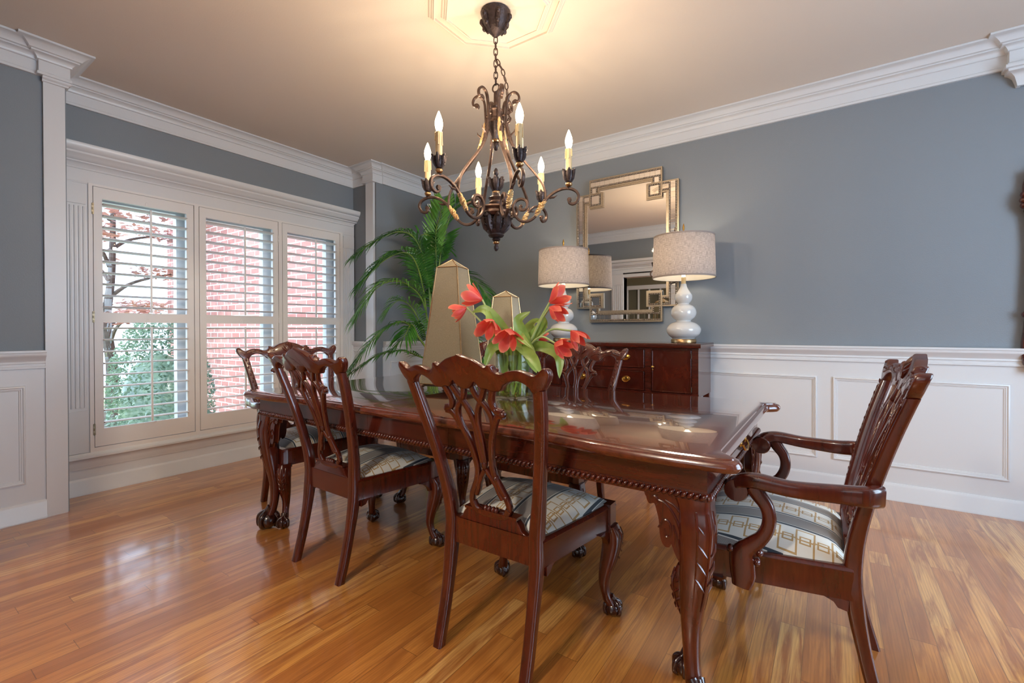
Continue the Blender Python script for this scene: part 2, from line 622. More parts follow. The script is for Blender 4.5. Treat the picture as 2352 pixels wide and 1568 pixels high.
def frame_sweep(mb, rect, prof, to3):
    """picture-frame moulding round rect (u0,u1,v0,v1); prof (inward, out of wall); to3(u, v, w)"""
    u0, u1, v0, v1 = rect
    rings = []
    for (u, v, su, sv) in ((u0, v0, 1, 1), (u1, v0, -1, 1), (u1, v1, -1, -1), (u0, v1, 1, -1)):
        rings.append([to3(u + su * d, v + sv * d, h) for d, h in prof])
    mb.rings(rings, loop=True)
    return mb


def structure(o):
    o['kind'] = 'structure'
    return o


def thing(o, label, cat, group=None):
    o['label'] = label; o['category'] = cat
    if group: o['group'] = group
    return o


def empty(name, loc, rz=0.0, label=None, cat=None, group=None):
    o = bpy.data.objects.new(name, None)
    COL.objects.link(o)
    o.location = loc; o.rotation_euler = (0, 0, rz)
    o.empty_display_size = 0.1
    if label: thing(o, label, cat, group)
    return o


KIDS = {}


def copy_tree(o, parent=None):
    c = o.copy(); COL.objects.link(c)
    if parent: c.parent = parent
    for ch in [q for q in COL.objects if q.parent == o]: copy_tree(ch, c)
    return c

# ================================================================== the room shell
ZC = 2.70          # ceiling
XL, XLF, XN = -3.735, -3.69, -4.05     # left wall near, left wall far, niche back
YB = 3.75          # back wall
XR = 2.30
NW0, NW1 = 0.02, 0.16                   # near wall
YN0, YN1 = 0.765, 3.0                   # niche
structure(MB().box(-4.4, XR + .15, -3.1, YB + .15, -0.06, 0).build('floor', 'oak_floor', smooth=0))
structure(MB().box(-4.4, XR + .15, -3.1, YB + .15, ZC, ZC + .06).build('ceiling', 'ceiling_paint', smooth=0))
structure(MB().box(-4.4, XR + .15, YB, YB + .15, 0, ZC).build('wall_back', 'wall_paint', smooth=0))
b = MB()
b.box(-4.25, XL, NW0, YN0, 0, ZC)                       # near piece
b.box(-4.25, XLF, YN1, YB, 0, ZC)                        # far piece
b.box(-4.25, XN, YN0, YN1, 2.03, ZC)                     # over the window
b.box(-4.25, XN, YN0, YN1, 0, 0.30)                      # under the window
b.box(-4.25, XN, YN0, 0.95, 0.30, 2.03)
b.box(-4.25, XN, 2.82, YN1, 0.30, 2.03)
structure(b.build('wall_left', 'wall_paint', smooth=0))
b = MB()
b.box(XR, XR + .15, -3.1, 0.95, 0, ZC); b.box(XR, XR + .15, 2.55, YB, 0, ZC)
b.box(XR, XR + .15, 0.95, 2.55, 0, 0.45); b.box(XR, XR + .15, 0.95, 2.55, 2.45, ZC)
structure(b.build('wall_right', 'wall_paint', smooth=0))
# near wall with the cased opening the camera looks through, and the hall behind it
b = MB()
b.box(-4.25, -2.80, NW0, NW1, 0, ZC); b.box(1.5, XR, NW0, NW1, 0, ZC); b.box(-2.80, 1.5, NW0, NW1, 1.99, ZC)
structure(b.build('wall_near', 'wall_paint', smooth=0))
b = MB()
b.box(-4.4, XR, -3.1, -3.0, 0, ZC); b.box(-4.4, -4.25, -3.0, NW0, 0, ZC)
structure(b.build('wall_hall', 'hall_paint', smooth=0))

# ---- mouldings
CROWN = [(-.01, 2.53), (.018, 2.53), (.018, 2.545), (.011, 2.550), (.011, 2.610), (.019, 2.613), (.019, 2.620), (.026, 2.630), (.034, 2.640),
         (.046, 2.643), (.046, 2.650), (.056, 2.654), (.060, 2.662), (.072, 2.674), (.086, 2.684), (.092, 2.687), (.104, 2.688), (.104, 2.699), (-.01, 2.699)]
path = [(XL, NW1), (XL, .655), (XL + .03, .655), (XL + .03, .765), (XN + .0, .765), (XN + .0, 3.0), (-3.835, 3.0), (-3.835, 2.968), (-3.70, 2.968),
        (-3.70, 3.085), (XLF, 3.085), (XLF, YB), (.825, YB), (.825, YB - .045), (XR, YB - .045), (XR, NW1)]
structure(profile_sweep(MB(), path, CROWN).build('trim_1', 'white_paint'))
structure(profile_sweep(MB(), [(XR, NW1), (XL, NW1)], CROWN).build('trim_2', 'white_paint'))
RAIL = [(-.005, .858), (.012, .860), (.012, .870), (.008, .874), (.008, .886), (.014, .889), (.014, .895), (.010, .900), (.016, .908), (.026, .922),
        (.036, .930), (.038, .934), (.038, .947), (.044, .950), (.044, .962), (-.005, .962)]
structure(profile_sweep(MB(), [(XL + .008, NW1), (XL + .008, .665)], RAIL).build('trim_3', 'white_paint'))
structure(profile_sweep(MB(), [(XLF + .008, 3.075), (XLF + .008, YB - .008), (XR, YB - .008)], RAIL).build('trim_4', 'white_paint'))
BASE = [(-.005, 0), (.022, 0), (.022, .010), (.015, .020), (.015, .092), (.011, .098), (.006, .106), (-.005, .106)]
structure(profile_sweep(MB(), [(XL + .008, NW1), (XL + .008, .665)], BASE).build('baseboard_left', 'white_paint'))
structure(profile_sweep(MB(), [(XLF + .008, 3.07), (XLF + .008, YB - .008), (XR, YB - .008)], BASE).build('baseboard_back', 'white_paint'))
structure(profile_sweep(MB(), [(XN + .02, YN0), (XN + .02, YN1 - .02)], BASE).build('baseboard_niche', 'white_paint'))
# white wainscot boards
b = MB(); b.box(XL, XL + .008, NW1, .668, 0, .90); structure(b.build('trim_5', 'white_paint', smooth=0))
b = MB(); b.box(XLF, XLF + .008, 3.07, YB, 0, .90); b.box(XLF, XR, YB - .008, YB, 0, .90); structure(b.build('trim_6', 'white_paint', smooth=0))
b = MB(); b.box(XN, -3.83, YN1 - .012, YN1, 0, .90)
profile_sweep(b, [(XN + .02, YN1 - .012), (-3.835, YN1 - .012)], RAIL); structure(b.build('trim_7', 'white_paint'))
# raised panel frames on the wainscot
PANEL = [(0, 0), (.003, .010), (.009, .013), (.014, .008), (.019, .008), (.021, .005), (.026, .004), (.028, 0)]
b = MB()
for u0, u1 in ((-3.62, -2.80), (-2.72, -1.90), (-1.82, -1.0), (-.915, -.076), (.010, .834), (.92, 1.74)):
    frame_sweep(b, (u0, u1, .207, .757), PANEL, lambda u, v, w: (u, YB - .008 - w, v))
structure(b.build('trim_8', 'white_paint'))
b = MB()
frame_sweep(b, (.255, .585, .211, .765), PANEL, lambda u, v, w: (XL + .008 + w, u, v))
frame_sweep(b, (3.16, 3.68, .207, .757), PANEL, lambda u, v, w: (XLF + .008 + w, u, v))
structure(b.build('trim_9', 'white_paint'))
# corner pilasters on both sides of the niche
b = MB()
b.box(XN, XL + .018, .665, .757, 0, 2.54)
profile_sweep(b, [(XL + .018, .660), (XL + .018, .762), (XL - .1, .762)], [(0, 2.500), (.010, 2.503), (.010, 2.511), (.020, 2.518), (.020, 2.533), (0, 2.535)])
structure(b.build('trim_10', 'white_paint', smooth=30))
b = MB(); b.box(-3.825, -3.712, 2.978, 3.075, 0, 2.54); structure(b.build('trim_11', 'white_paint', smooth=0))

b = MB(); profile_sweep(b, [(.862, YB), (.862, YB - .022), (XR, YB - .022)], [(-.005, 2.42), (.012, 2.42), (.016, 2.44), (.026, 2.47), (.044, 2.490), (.056, 2.495), (.056, 2.508), (.068, 2.512), (.068, 2.529), (-.005, 2.529)])
structure(b.build('trim_23', 'white_paint'))

# ---- window surround in the niche
XF = XN + .035     # face of the surround
b = MB()
b.box(XN, XN + .02, YN0, YN1 - .01, 0, .17)                               # board over the baseboard
profile_sweep(b, [(XN + .02, YN0), (XN + .02, YN1 - .01)], [(-.01, .165), (.006, .165), (.006, .172), (.010, .178), (.012, .205), (.020, .225), (.034, .236), (.040, .240), (.040, .252), (.030, .258), (.024, .262), (.020, .272), (-.01, .274)])
structure(b.build('trim_12', 'white_paint'))
def fluted(b, y0, y1):
    b.box(XN, XN + .028, y0, y1, .27, 2.04)
    b.box(XN + .028, XN + .036, y0 + .004, y1 - .012, .275, .55) if y0 < 1.5 else b.box(XN + .028, XN + .036, y0 + .012, y1 - .004, .275, .55)
    b.box(XN + .028, XN + .036, y0 + .004, y1 - .012, 1.90, 2.02) if y0 < 1.5 else b.box(XN + .028, XN + .036, y0 + .012, y1 - .004, 1.90, 2.02)
    n = 6; wd = (y1 - y0 - .02) / n
    for i in range(n):
        c = y0 + .01 + wd * (i + .5)
        b.rings([[(XN + .028, c - wd * .30, z), (XN + .0335, c - wd * .22, z), (XN + .035, c, z), (XN + .0335, c + wd * .22, z), (XN + .028, c + wd * .30, z)] for z in (.57, 1.885)], closed=False, cap=False)
b = MB(); fluted(b, .775, .925); structure(b.build('trim_13', 'white_paint'))
b = MB(); fluted(b, 2.845, 2.985); structure(b.build('trim_14', 'white_paint'))
b = MB()
b.box(XN, XN + .030, YN0, 2.985, 2.04, 2.13)
CORN = [(-.01, 2.035), (.004, 2.035), (.004, 2.045), (0, 2.05), (0, 2.125), (.007, 2.128), (.007, 2.136), (.004, 2.14), (.012, 2.156), (.020, 2.164), (.028, 2.166), (.028, 2.174),
        (.038, 2.178), (.046, 2.190), (.060, 2.206), (.066, 2.212), (.066, 2.224), (.074, 2.228), (.082, 2.244), (.088, 2.256), (.088, 2.275), (-.01, 2.279)]
profile_sweep(b, [(XN + .028, YN0), (XN + .028, 2.975), (XN, 2.975)], CORN)
structure(b.build('trim_15', 'white_paint'))

# ---- three sashes with panes, and the shutters hung in front of them
SH = ((.948, 1.536), (1.571, 2.192), (2.227, 2.812))
b = MB()
b.box(XN - .0, XF + .004, .925, .946, .300, 2.030); b.box(XN - .0, XF + .004, 2.814, 2.845, .300, 2.030)
for y0, y1 in ((1.538, 1.569), (2.194, 2.225)): b.box(XN - .12, XF + .004, y0, y1, .30, 2.03)
b.box(XN - .0, XF + .004, .925, 2.845, 2.030, 2.045); b.box(XN - .0, XF + .004, .925, 2.845, .272, .300)
structure(b.build('trim_16', 'shutter_paint', smooth=0))
for i, (y0, y1) in enumerate(SH):
    b = MB()
    for a0, a1, c0, c1 in ((y0 - .005, y0 + .05, .30, 2.03), (y1 - .075, y1 + .005, .30, 2.03), (y0 + .05, y1 - .075, .30, .37), (y0 + .05, y1 - .075, 1.96, 2.03), (y0 + .05, y1 - .075, 1.135, 1.185)):
        b.box(-4.19, -4.13, a0, a1, c0, c1)
    win = structure(b.build('window_%d' % (i + 1), 'white_paint', smooth=0))
    g = MB().box(-4.162, -4.157, y0 + .04, y1 - .06, .34, 2.0).build('pane', 'pane_glass', smooth=0); g.parent = win

LAB = ('left window shutter, garden hedge and tree showing between its louvers', 'middle window shutter with a brick wall behind its louvers, tall chair posts before it',
       'right window shutter beside the palm, behind the armchair crest')
for i, (y0, y1) in enumerate(SH):
    root = empty('window_shutter', (XF - .012, 0, 0), 0, LAB[i], 'shutter', 'plantation shutters in the window')
    yl, yr = y0 + .048, y1 - .050
    b = MB()
    for a0, a1, c0, c1 in ((y0 + .002, yl, .304, 2.028), (yr, y1 - .002, .304, 2.028), (yl, yr, .304, .420), (yl, yr, 1.955, 2.028), (yl, yr, 1.130, 1.196)):
        b.box(-.013, .015, a0, a1, c0, c1)
    b.build('frame', 'shutter_paint', root, smooth=0)
    for nm, z0, z1, n, tl in (('upper_louvers', 1.196, 1.955, 10, .06), ('lower_louvers', .420, 1.130, 9, .03)):
        b = MB(); p = (z1 - z0) / n
        sec = [(math.cos(a) * .043, math.sin(a) * .0062) for a in [2 * PI * k / 10 for k in range(10)]]
        for k in range(n):
            zc = z0 + p * (k + .5)
            ca, sa = math.cos(tl), math.sin(tl)
            b.rings([[(x * ca - z * sa, y, zc + x * sa + z * ca) for x, z in sec] for y in (yl + .001, yr - .001)])
        b.build(nm, 'shutter_paint', root, smooth=50)
        b = MB(); ym = (yl + yr) / 2 + .012
        b.box(.045, .054, ym - .006, ym + .006, z0 + .012 if z0 < 1 else z0 + .002, z1 - .028)
        b.tube([(.0152, ym - .020, z1 + .004), (.0152, ym - .020, z1 + .022), (.0152, ym - .012, z1 + .030), (.0152, ym - .004, z1 + .022), (.0152, ym - .004, z1 + .0)], .0018, 5)
        b.build('tilt_rod', 'shutter_paint', root, smooth=40)
    for z in (.42, 1.165, 1.88):
        b = MB(); yh = y0 - .002 if i == 0 else y1 + .002
        b.box(.010, .020, yh - .006, yh + .006, z - .036, z + .036)
        for q in (-.03, 0, .03): b.tube([(.021, yh, z + q - .008), (.021, yh, z + q + .008)], .004, 6)
        b.build('hinge', 'hinge_metal' if i == 0 else 'shutter_paint', root)

# ---- right window and hall windows, one added for the fill (behind and beside the camera)
def plain_window(n, fn, u0, u1, v0, v1):
    b = MB()
    def bx(a0, a1, c0, c1, d0=0, d1=.06):
        b.hexa([fn(a0, c0, d0), fn(a1, c0, d0), fn(a1, c1, d0), fn(a0, c1, d0), fn(a0, c0, d1), fn(a1, c0, d1), fn(a1, c1, d1), fn(a0, c1, d1)])
    for a0, a1, c0, c1 in ((u0 - .09, u0, v0 - .09, v1 + .09), (u1, u1 + .09, v0 - .09, v1 + .09), (u0, u1, v0 - .09, v0), (u0, u1, v1, v1 + .09), (u0, u1, (v0 + v1) / 2 - .02, (v0 + v1) / 2 + .02)):
        bx(a0, a1, c0, c1)
    k = 4
    for i in range(1, k): bx(u0 + (u1 - u0) * i / k - .015, u0 + (u1 - u0) * i / k + .015, v0, v1, 0, .03)
    win = structure(b.build('window_%d' % n, 'white_paint', smooth=0))
    g = MB(); g.hexa([fn(u0, v0, .005), fn(u1, v0, .005), fn(u1, v1, .005), fn(u0, v1, .005), fn(u0, v0, .01), fn(u1, v0, .01), fn(u1, v1, .01), fn(u0, v1, .01)])
    g = g.build('pane', 'pane_glass', smooth=0); g.parent = win
plain_window(4, lambda u, v, d: (XR - d, u, v), .95, 2.55, .45, 2.45)
plain_window(5, lambda u, v, d: (u, -3.0 + d, v), -1.1, 1.5, .5, 2.4)  # window added on the closed hall wall, a front for the fill panel
plain_window(6, lambda u, v, d: (u, -3.0 + d, v), -3.9, -2.9, .5, 2.0)

# ---- casing of the opening in the near wall (seen in the mirror)
b = MB()
def casing(x0, x1):
    b.box(x0, x1, NW1, NW1 + .025, 0, 1.98)
    n = 5; wd = (x1 - x0 - .03) / n
    for i in range(n):
        c = x0 + .015 + wd * (i + .5)
        b.rings([[(c - wd * .3, NW1 + .025, z), (c - wd * .2, NW1 + .031, z), (c + wd * .2, NW1 + .031, z), (c + wd * .3, NW1 + .025, z)] for z in (.30, 1.80)], closed=False, cap=False)
    b.box(x0, x1, NW1 + .025, NW1 + .033, 0, .28); b.box(x0, x1, NW1 + .025, NW1 + .033, 1.82, 1.97)
casing(-3.00, -2.80); casing(1.5, 1.7)
b.box(-2.82, -2.80, NW0, NW1, 0, 1.98); b.box(1.5, 1.52, NW0, NW1, 0, 1.98)
profile_sweep(b, [(1.72, NW1), (1.72, NW1 + .028), (-3.02, NW1 + .028), (-3.02, NW1)], [(d, z - .07) for d, z in CORN])
b.box(-2.80, 1.5, NW0 - .01, NW1 + .028, 1.93, 2.0)
structure(b.build('trim_17', 'white_paint'))
b = MB()
b.box(XL, -3.0, NW1, NW1 + .008, 0, .90); b.box(1.7, XR, NW1, NW1 + .008, 0, .90)
structure(b.build('trim_18', 'white_paint', smooth=0))
# hall crown
structure(profile_sweep(MB(), [(-4.25, -3.0), (-4.25, NW0)], CROWN).build('trim_19', 'white_paint'))
structure(profile_sweep(MB(), [(XR, -3.0), (-4.25, -3.0)], CROWN).build('trim_20', 'white_paint'))

# ---- octagonal medallion on the ceiling round the chandelier
CHX, CHY = -1.392, 1.880
def octo(r, rot=22.5): return [(CHX + r * math.cos(math.radians(rot - 45 * i)), CHY + r * math.sin(math.radians(rot - 45 * i))) for i in range(8)]
b = MB()
b.prism([(x, y) for x, y in octo(.325)][::-1], lambda u, v, q: (u, v, q), ZC - .012, ZC)
b.prism([(x, y) for x, y in octo(.255)][::-1], lambda u, v, q: (u, v, q), ZC - .030, ZC)
structure(b.build('trim_21', 'ceiling_paint', smooth=0))
b = MB()
def oring(r, z, prof):
    rings = []
    for i in range(8):
        a = math.radians(22.5 - 45 * i)
        rings.append([(CHX + (r + d / math.cos(PI / 8)) * math.cos(a), CHY + (r + d / math.cos(PI / 8)) * math.sin(a), z + h) for d, h in prof])
    b.rings(rings, loop=True)
MED = [(-.002, .0), (-.002, -.022), (.006, -.022), (.010, -.016), (.016, -.014), (.020, -.008), (.028, -.006), (.034, .0)]
oring(.325, ZC - .001, MED); oring(.255, ZC - .013, MED)
structure(b.build('trim_22', 'ceiling_paint', smooth=20))

# ================================================================== outside the windows
structure(MB().box(-16, -4.4, -8, 8, -.45, -.40).build('ground_garden', 'lawn', smooth=0))
structure(MB().box(-8.9, -4.3, 3.02, 3.25, -.45, 3.6).build('wall_outside', 'brick', smooth=0))
def leaf_cloud(b, c, r, n, size, rnd, flat=0.4, shell=.35):
    for _ in range(n):
        d = Vector((rnd.gauss(0, 1), rnd.gauss(0, 1), rnd.gauss(0, 1))).normalized()
        k = shell + (1 - shell) * rnd.random() ** .5
        p = Vector(c) + Vector((d.x * r[0], d.y * r[1], d.z * r[2])) * k
        u = Vector((rnd.gauss(0, 1), rnd.gauss(0, 1), rnd.gauss(0, flat))).normalized()
        v = u.cross(Vector((rnd.gauss(0, .5), rnd.gauss(0, .5), 1))).normalized()
        s = size * rnd.uniform(.6, 1.3)
        b.add([p - u * s, p - v * s * .45, p + u * s, p + v * s * .45], [(0, 1, 2, 3)])
rnd = random.Random(11)
hed = empty('hedge', (-5.75, 1.90, -.4), 0, 'clipped green hedge outside the left window, below the tree', 'hedge')
b = MB(); b.ball((-.1, 0, .62), (.72, .27, .62), 14, 8); b.build('core', 'hedge_leaf', hed)
b = MB(); leaf_cloud(b, (-.1, .0, .74), (.95, .38, .92), 9000, .026, rnd, .6, .70); b.build('foliage', 'hedge_leaf', hed, smooth=0)
tree = empty('maple_tree', (-8.5, 2.18, -.4), 0, 'red leaved ornamental tree with a slim grey trunk outside the left window', 'tree')
b = MB()
b.tube(crv([(0, 0, 0), (.02, .02, .9), (-.02, -.03, 1.6), (.03, .02, 2.3), (.0, .05, 3.2)], 6), [.085 - .0022 * i for i in range(25)], 8)
b.build('trunk', 'bark', tree)
b = MB()
for k in range(9):
    a = k * 2.4; z = 1.3 + .22 * k
    b.tube(crv([(0, 0, z), (.3 * math.cos(a), .3 * math.sin(a), z + .22), (.85 * math.cos(a), .85 * math.sin(a), z + .36), (1.3 * math.cos(a), 1.2 * math.sin(a), z + .30)], 5), [.03 - .0016 * i for i in range(16)], 6)
b.build('branches', 'bark', tree)
b = MB()
for k in range(9):
    a = k * 2.4; z = 1.3 + .22 * k
    for q in (.55, .9, 1.25):
        leaf_cloud(b, (q * math.cos(a), q * math.sin(a), z + .36), (.38, .38, .10), 150, .05, rnd, .15, .1)
leaf_cloud(b, (.9, .0, 3.3), (1.2, 1.3, .5), 900, .06, rnd, .2, .1)
leaf_cloud(b, (1.0, -.1, 3.6), (1.4, 1.4, .5), 900, .06, rnd, .2, .1)
b.build('foliage', 'maple_leaf', tree, smooth=0)

# ================================================================== chairs
BACK = [(0.0, -.272), (.12, -.240), (.25, -.214), (.36, -.200), (.44, -.200), (.52, -.209), (.62, -.230), (.72, -.256), (.82, -.286), (.92, -.320), (1.0, -.348)]
_bk = crv([(z, y) for z, y in BACK], 8)
def back_y(z): return lerp_tab(_bk, z)


def claw_foot(mb, c, r, ang):
    """ball gripped by four talons; c = centre of the ball on the floor side, ang = direction the foot points"""
    x, y, z = c
    mb.ball((x, y, z), (r, r, r * .92), 14, 9)
    for k, da in enumerate((0, 62, -62, 180)):
        a = ang + math.radians(da)
        d = Vector((math.cos(a), math.sin(a), 0))
        pts = []
        for t in (80, 55, 30, 5, -25, -52):
            t = math.radians(t); q = r * 1.05
            pts.append(Vector((x, y, z)) + d * (q * math.cos(t)) + Vector((0, 0, q * math.sin(t) * .95)))
        pts = [Vector((x, y, z + r * 1.5)) + d * r * .25 - Vector((math.cos(ang), math.sin(ang), 0)) * r * .45] + pts
        rad = [r * .34, r * .32, r * .27, r * .31, r * .23, r * .27, r * .10]
        mb.tube(crv(pts, 3), [lerp_tab(list(zip(range(7), rad)), i / 3) for i in range(19)], 7)
    return mb


def cabriole(H, knee, ankle, out, ang, off=(0, 0), sq=.62, foot_r=.034, top=.040, cv=1.0):
    """tapering curved leg from z=H to its foot; returns (leg mesh, foot mesh). ang = diagonal it bows along"""
    d = Vector((math.cos(ang), math.sin(ang), 0))
    tf = foot_r * 2 / H; t0 = foot_r * .9 / H
    tab_o = [(0, out * 1.0), (tf * .6, out * .86), (tf * 1.0, out * .42), (tf * 1.5, out * .05), (.36, -out * .10), (.47, out * .06), (.62, out * .52), (.78, out * .92), (.88, out * .95), (.95, out * .72), (1.0, out * .42)]
    tab_s = [(0, ankle * 1.25), (tf * .8, ankle * 1.22), (tf * 1.25, ankle), (.33, ankle * 1.08), (.45, ankle * 1.35), (.62, (ankle + knee) * .58), (.78, knee * .96), (.88, knee), (.95, knee * .92), (1.0, top)]
    zs = [t0 + (1 - t0) * i / 28 for i in range(29)]
    rings = []
    for t in zs:
        o = lerp_tab(crv_tab(tab_o), t); s_ = lerp_tab(crv_tab(tab_s), t)
        r = lerp_tab([(0, .98), (.5, .75), (.9, sq), (1, .35)], t)
        sec = rrect(2 * s_, 2 * s_, max(s_ * r * .95, .001), 4)
        c = Vector((off[0], off[1], H * t)) + d * o
        rings.append([(c.x + u, c.y + v, c.z) for u, v in sec])
    leg = MB().rings(rings)
    # knee leaf carving on the outer corner
    for sgn in (-1, 0, 1):
        a = ang + sgn * .62
        dd = Vector((math.cos(a), math.sin(a), 0))
        pts = []
        for t in (.95, .88, .80, .70, .60, .50):
            o = lerp_tab(tab_o, t); s_ = lerp_tab(tab_s, t)
            k = s_ * (1.20 if sgn == 0 else 1.0)
            pts.append(Vector((off[0], off[1], H * t)) + d * o + dd * k)
        leg.tube(crv(pts, 3), [knee * .14 * cv * (1 - .75 * i / 15) for i in range(16)], 6)
        if sgn:
            for t in (.90, .82, .74, .66):
                o = lerp_tab(tab_o, t); s_ = lerp_tab(tab_s, t)
                p0 = Vector((off[0], off[1], H * t)) + d * o + dd * s_ * .99
                p1 = Vector((off[0], off[1], H * (t - .05))) + d * (o + s_ * .96) + dd * s_ * .25
                leg.tube([p0, (p0 + p1) / 2 + dd * .002 + d * .003, p1], [knee * .11 * cv, knee * .10 * cv, knee * .04 * cv], 5)
    fc = Vector((off[0], off[1], foot_r * .92)) + d * out * 1.02
    foot = claw_foot(MB(), tuple(fc), foot_r, ang)
    return leg, foot


_tabc = {}
def crv_tab(tab):
    k = tuple(tab)
    if k not in _tabc: _tabc[k] = crv(tab, 5)
    return _tabc[k]


CREST_TOP = [(-.288, -.022), (-.294, -.006), (-.292, .008), (-.282, .014), (-.268, .006), (-.256, -.005), (-.243, -.008), (-.225, -.001), (-.198, .006), (-.170, .002), (-.148, -.006),
             (-.130, -.006), (-.119, .003), (-.114, .015), (-.104, .019), (-.096, .012), (-.088, .011), (-.072, .021), (-.050, .032), (-.026, .039), (-.010, .043), (0, .047)]
CREST_BOT = [(-.277, -.040), (-.258, -.056), (-.236, -.060), (-.226, -.044), (-.212, -.033), (-.190, -.026), (-.165, -.031), (-.142, -.044), (-.128, -.060), (-.100, -.062), (-.080, -.056), (-.066, -.058),
             (-.054, -.050), (-.042, -.036), (-.030, -.048), (-.016, -.058), (0, -.062)]
STRAPS = [
    ([(-.104, -.03), (-.084, .06), (-.078, .12), (-.088, .165), (-.110, .18)], .021),
    ([(-.112, .20), (-.088, .215), (-.066, .30), (-.046, .41), (-.034, .53), (-.030, .635), (-.039, .72), (-.056, .80), (-.071, .87), (-.074, .94), (-.055, .99)], .021),
    ([(-.070, -.02), (-.044, .08), (-.020, .17), (-.006, .28), (-.0065, .42), (-.004, .58)], .0185),
    ([(-.012, -.03), (-.024, .07), (-.052, .145), (-.064, .20), (-.066, .26), (-.058, .34)], .0185),
    ([(0, .64), (-.018, .70), (-.034, .765), (-.040, .81), (-.052, .86)], .016),
]


def mirror_path(p): return [(-u, v) for u, v in p]


def make_chair(arm):
    W = 1.11 if arm else 1.0          # width factor of the back
    ZT = .952                          # crest reference height
    fw, rw, fy, ry = (.300, .225, .235, -.200) if arm else (.262, .195, .225, -.195)
    root = empty('armchair' if arm else 'side_chair', (0, 0, 0))
    # ---- seat rails
    b = MB()
    z0, z1 = .335, .425
    oc = [(-fw, fy), (fw, fy), (rw, ry), (-rw, ry)]
    for i, (p, q) in enumerate(((oc[1], oc[0]), (oc[0], oc[3]), (oc[2], oc[1]))):
        pv, qv = Vector(p), Vector(q); d = (qv - pv).normalized(); nin = Vector((-d.y, d.x)) if i != 9 else None
        # inward normal
        cen = Vector((0, .02)); mid = (pv + qv) / 2
        if (cen - mid).dot(nin) < 0: nin = -nin
        t = .028
        sec = [(0, z0 + (.0 if i else .0)), (t, z0), (t, z1), (.006, z1), (.001, z1 - .004), (-.003, z1 - .010), (0, z1 - .016)]
        b.rings([[(c.x + nin.x * u, c.y + nin.y * u, z) for u, z in sec] for c in (pv, qv)])
    b.box(-rw + .010, rw - .010, ry - .014, ry + .022, .335, .425)        # back rail
    for sx_ in (-1, 1):
        b.box(min(sx_ * (fw - .052), sx_ * (fw + .001)), max(sx_ * (fw - .052), sx_ * (fw + .001)), fy - .052, fy + .001, .325, .428)
        # shaped bracket under the side rail
        b.prism([(fy - .12, z0), (fy - .085, z0 - .012), (fy - .06, z0 - .034), (fy - .05, z0 - .055), (fy - .04, z0)], lambda u, v, w_: (sx_ * w_, u, v), fw - .030, fw - .008)
        b.prism([(ry + .01, z0), (ry + .012, z0 - .030), (ry + .035, z0 - .026), (ry + .045, z0 - .012), (ry + .075, z0)], lambda u, v, w_: (sx_ * w_, u, v), rw - .014, rw + .004)
    b.build('seat_frame', 'mahogany', root, smooth=35)
    # ---- drop-in seat
    b = MB(); n = 22; vs = []; fs = []
    for j in range(n + 1):
        for i in range(n + 1):
            u, v = -1 + 2 * i / n, j / n
            hw = (rw - .012) + (fw - .016 - rw + .012) * v
            y = (ry + .020) + (fy - .014 - ry - .020) * v
            e = 1 - max(abs(u), abs(2 * v - 1))
            edge = min(1.0, e / .22)
            z = .418 + .020 * (1 - (1 - edge) ** 2.2) + .050 * (1 - u * u * .8) * (1 - (2 * v - 1) ** 2 * .7)
            vs.append((u * hw, y, z))
    for j in range(n):
        for i in range(n):
            a = j * (n + 1) + i
            fs.append((a, a + 1, a + n + 2, a + n + 1))
    bd = [i for i in range(n + 1)] + [(n + 1) * j + n for j in range(1, n + 1)] + [(n + 1) * n + i for i in range(n - 1, -1, -1)] + [(n + 1) * j for j in range(n - 1, 0, -1)]
    base = len(vs)
    for k in bd: vs.append((vs[k][0], vs[k][1], .395))
    L = len(bd)
    for k in range(L): fs.append((bd[k], base + k, base + (k + 1) % L, bd[(k + 1) % L]))
    fs.append(tuple(base + k for k in range(L)))
    b.add(vs, fs); b.build('seat_cushion', 'seat_fabric', root, smooth=50)
    # ---- rear legs running up into the back posts
    for s in (-1, 1):
        tabx = [(0, .172 * W), (.2, .172 * W), (.34, rw - .021), (.44, rw - .021), (.6, rw + .004), (.8, .236 * W), (.95, .258 * W)]
        pts, sc = [], []
        for k in range(34):
            z = .0 + (ZT - .052) * k / 33
            pts.append((s * lerp_tab(crv_tab(tabx), z), back_y(z), z))
            sc.append((lerp_tab([(0, .92), (.2, .95), (.36, 1.15), (.44, 1.15), (.6, 1.0), (.95, .92)], z), lerp_tab([(0, .95), (.2, 1.0), (.34, 1.25), (.46, 1.2), (.6, 1.0), (.95, .85)], z)))
        b = MB()
        b.rings([[(p[0] + u * k[0], p[1] + v * k[1], p[2]) for u, v in rrect(.038, .036, .009, 3)] for p, k in zip(pts, sc)])
        b.build('rear_leg', 'mahogany', root, smooth=40)
        b = MB()                                                     # carved front face of the post
        for k in range(16):
            z = .56 + .022 * k
            xx = s * lerp_tab(crv_tab(tabx), z); yy_ = back_y(z) + .018
            q = .007 * (1 if k % 2 else -1)
            b.ball((xx + q * .6, yy_ - .0015, z), (.0055, .0035, .010), 7, 5)
        b.tube([(s * (lerp_tab(crv_tab(tabx), .52 + .02 * k)) - .013 * s, back_y(.52 + .02 * k) + .0165, .52 + .02 * k) for k in range(19)], .0022, 5)
        b.tube([(s * (lerp_tab(crv_tab(tabx), .52 + .02 * k)) + .013 * s, back_y(.52 + .02 * k) + .0165, .52 + .02 * k) for k in range(19)], .0022, 5)
        b.build('post_carving', 'mahogany', root)
    # ---- crest rail
    def mp(u, v, w_):
        z = ZT + v
        uu = u * W
        return (uu, back_y(z) + .006 - .022 * (1 - (u / .29) ** 2) + w_, z)
    top = crv(CREST_TOP, 3); bot = crv(CREST_BOT, 3)
    half = top + bot[::-1]
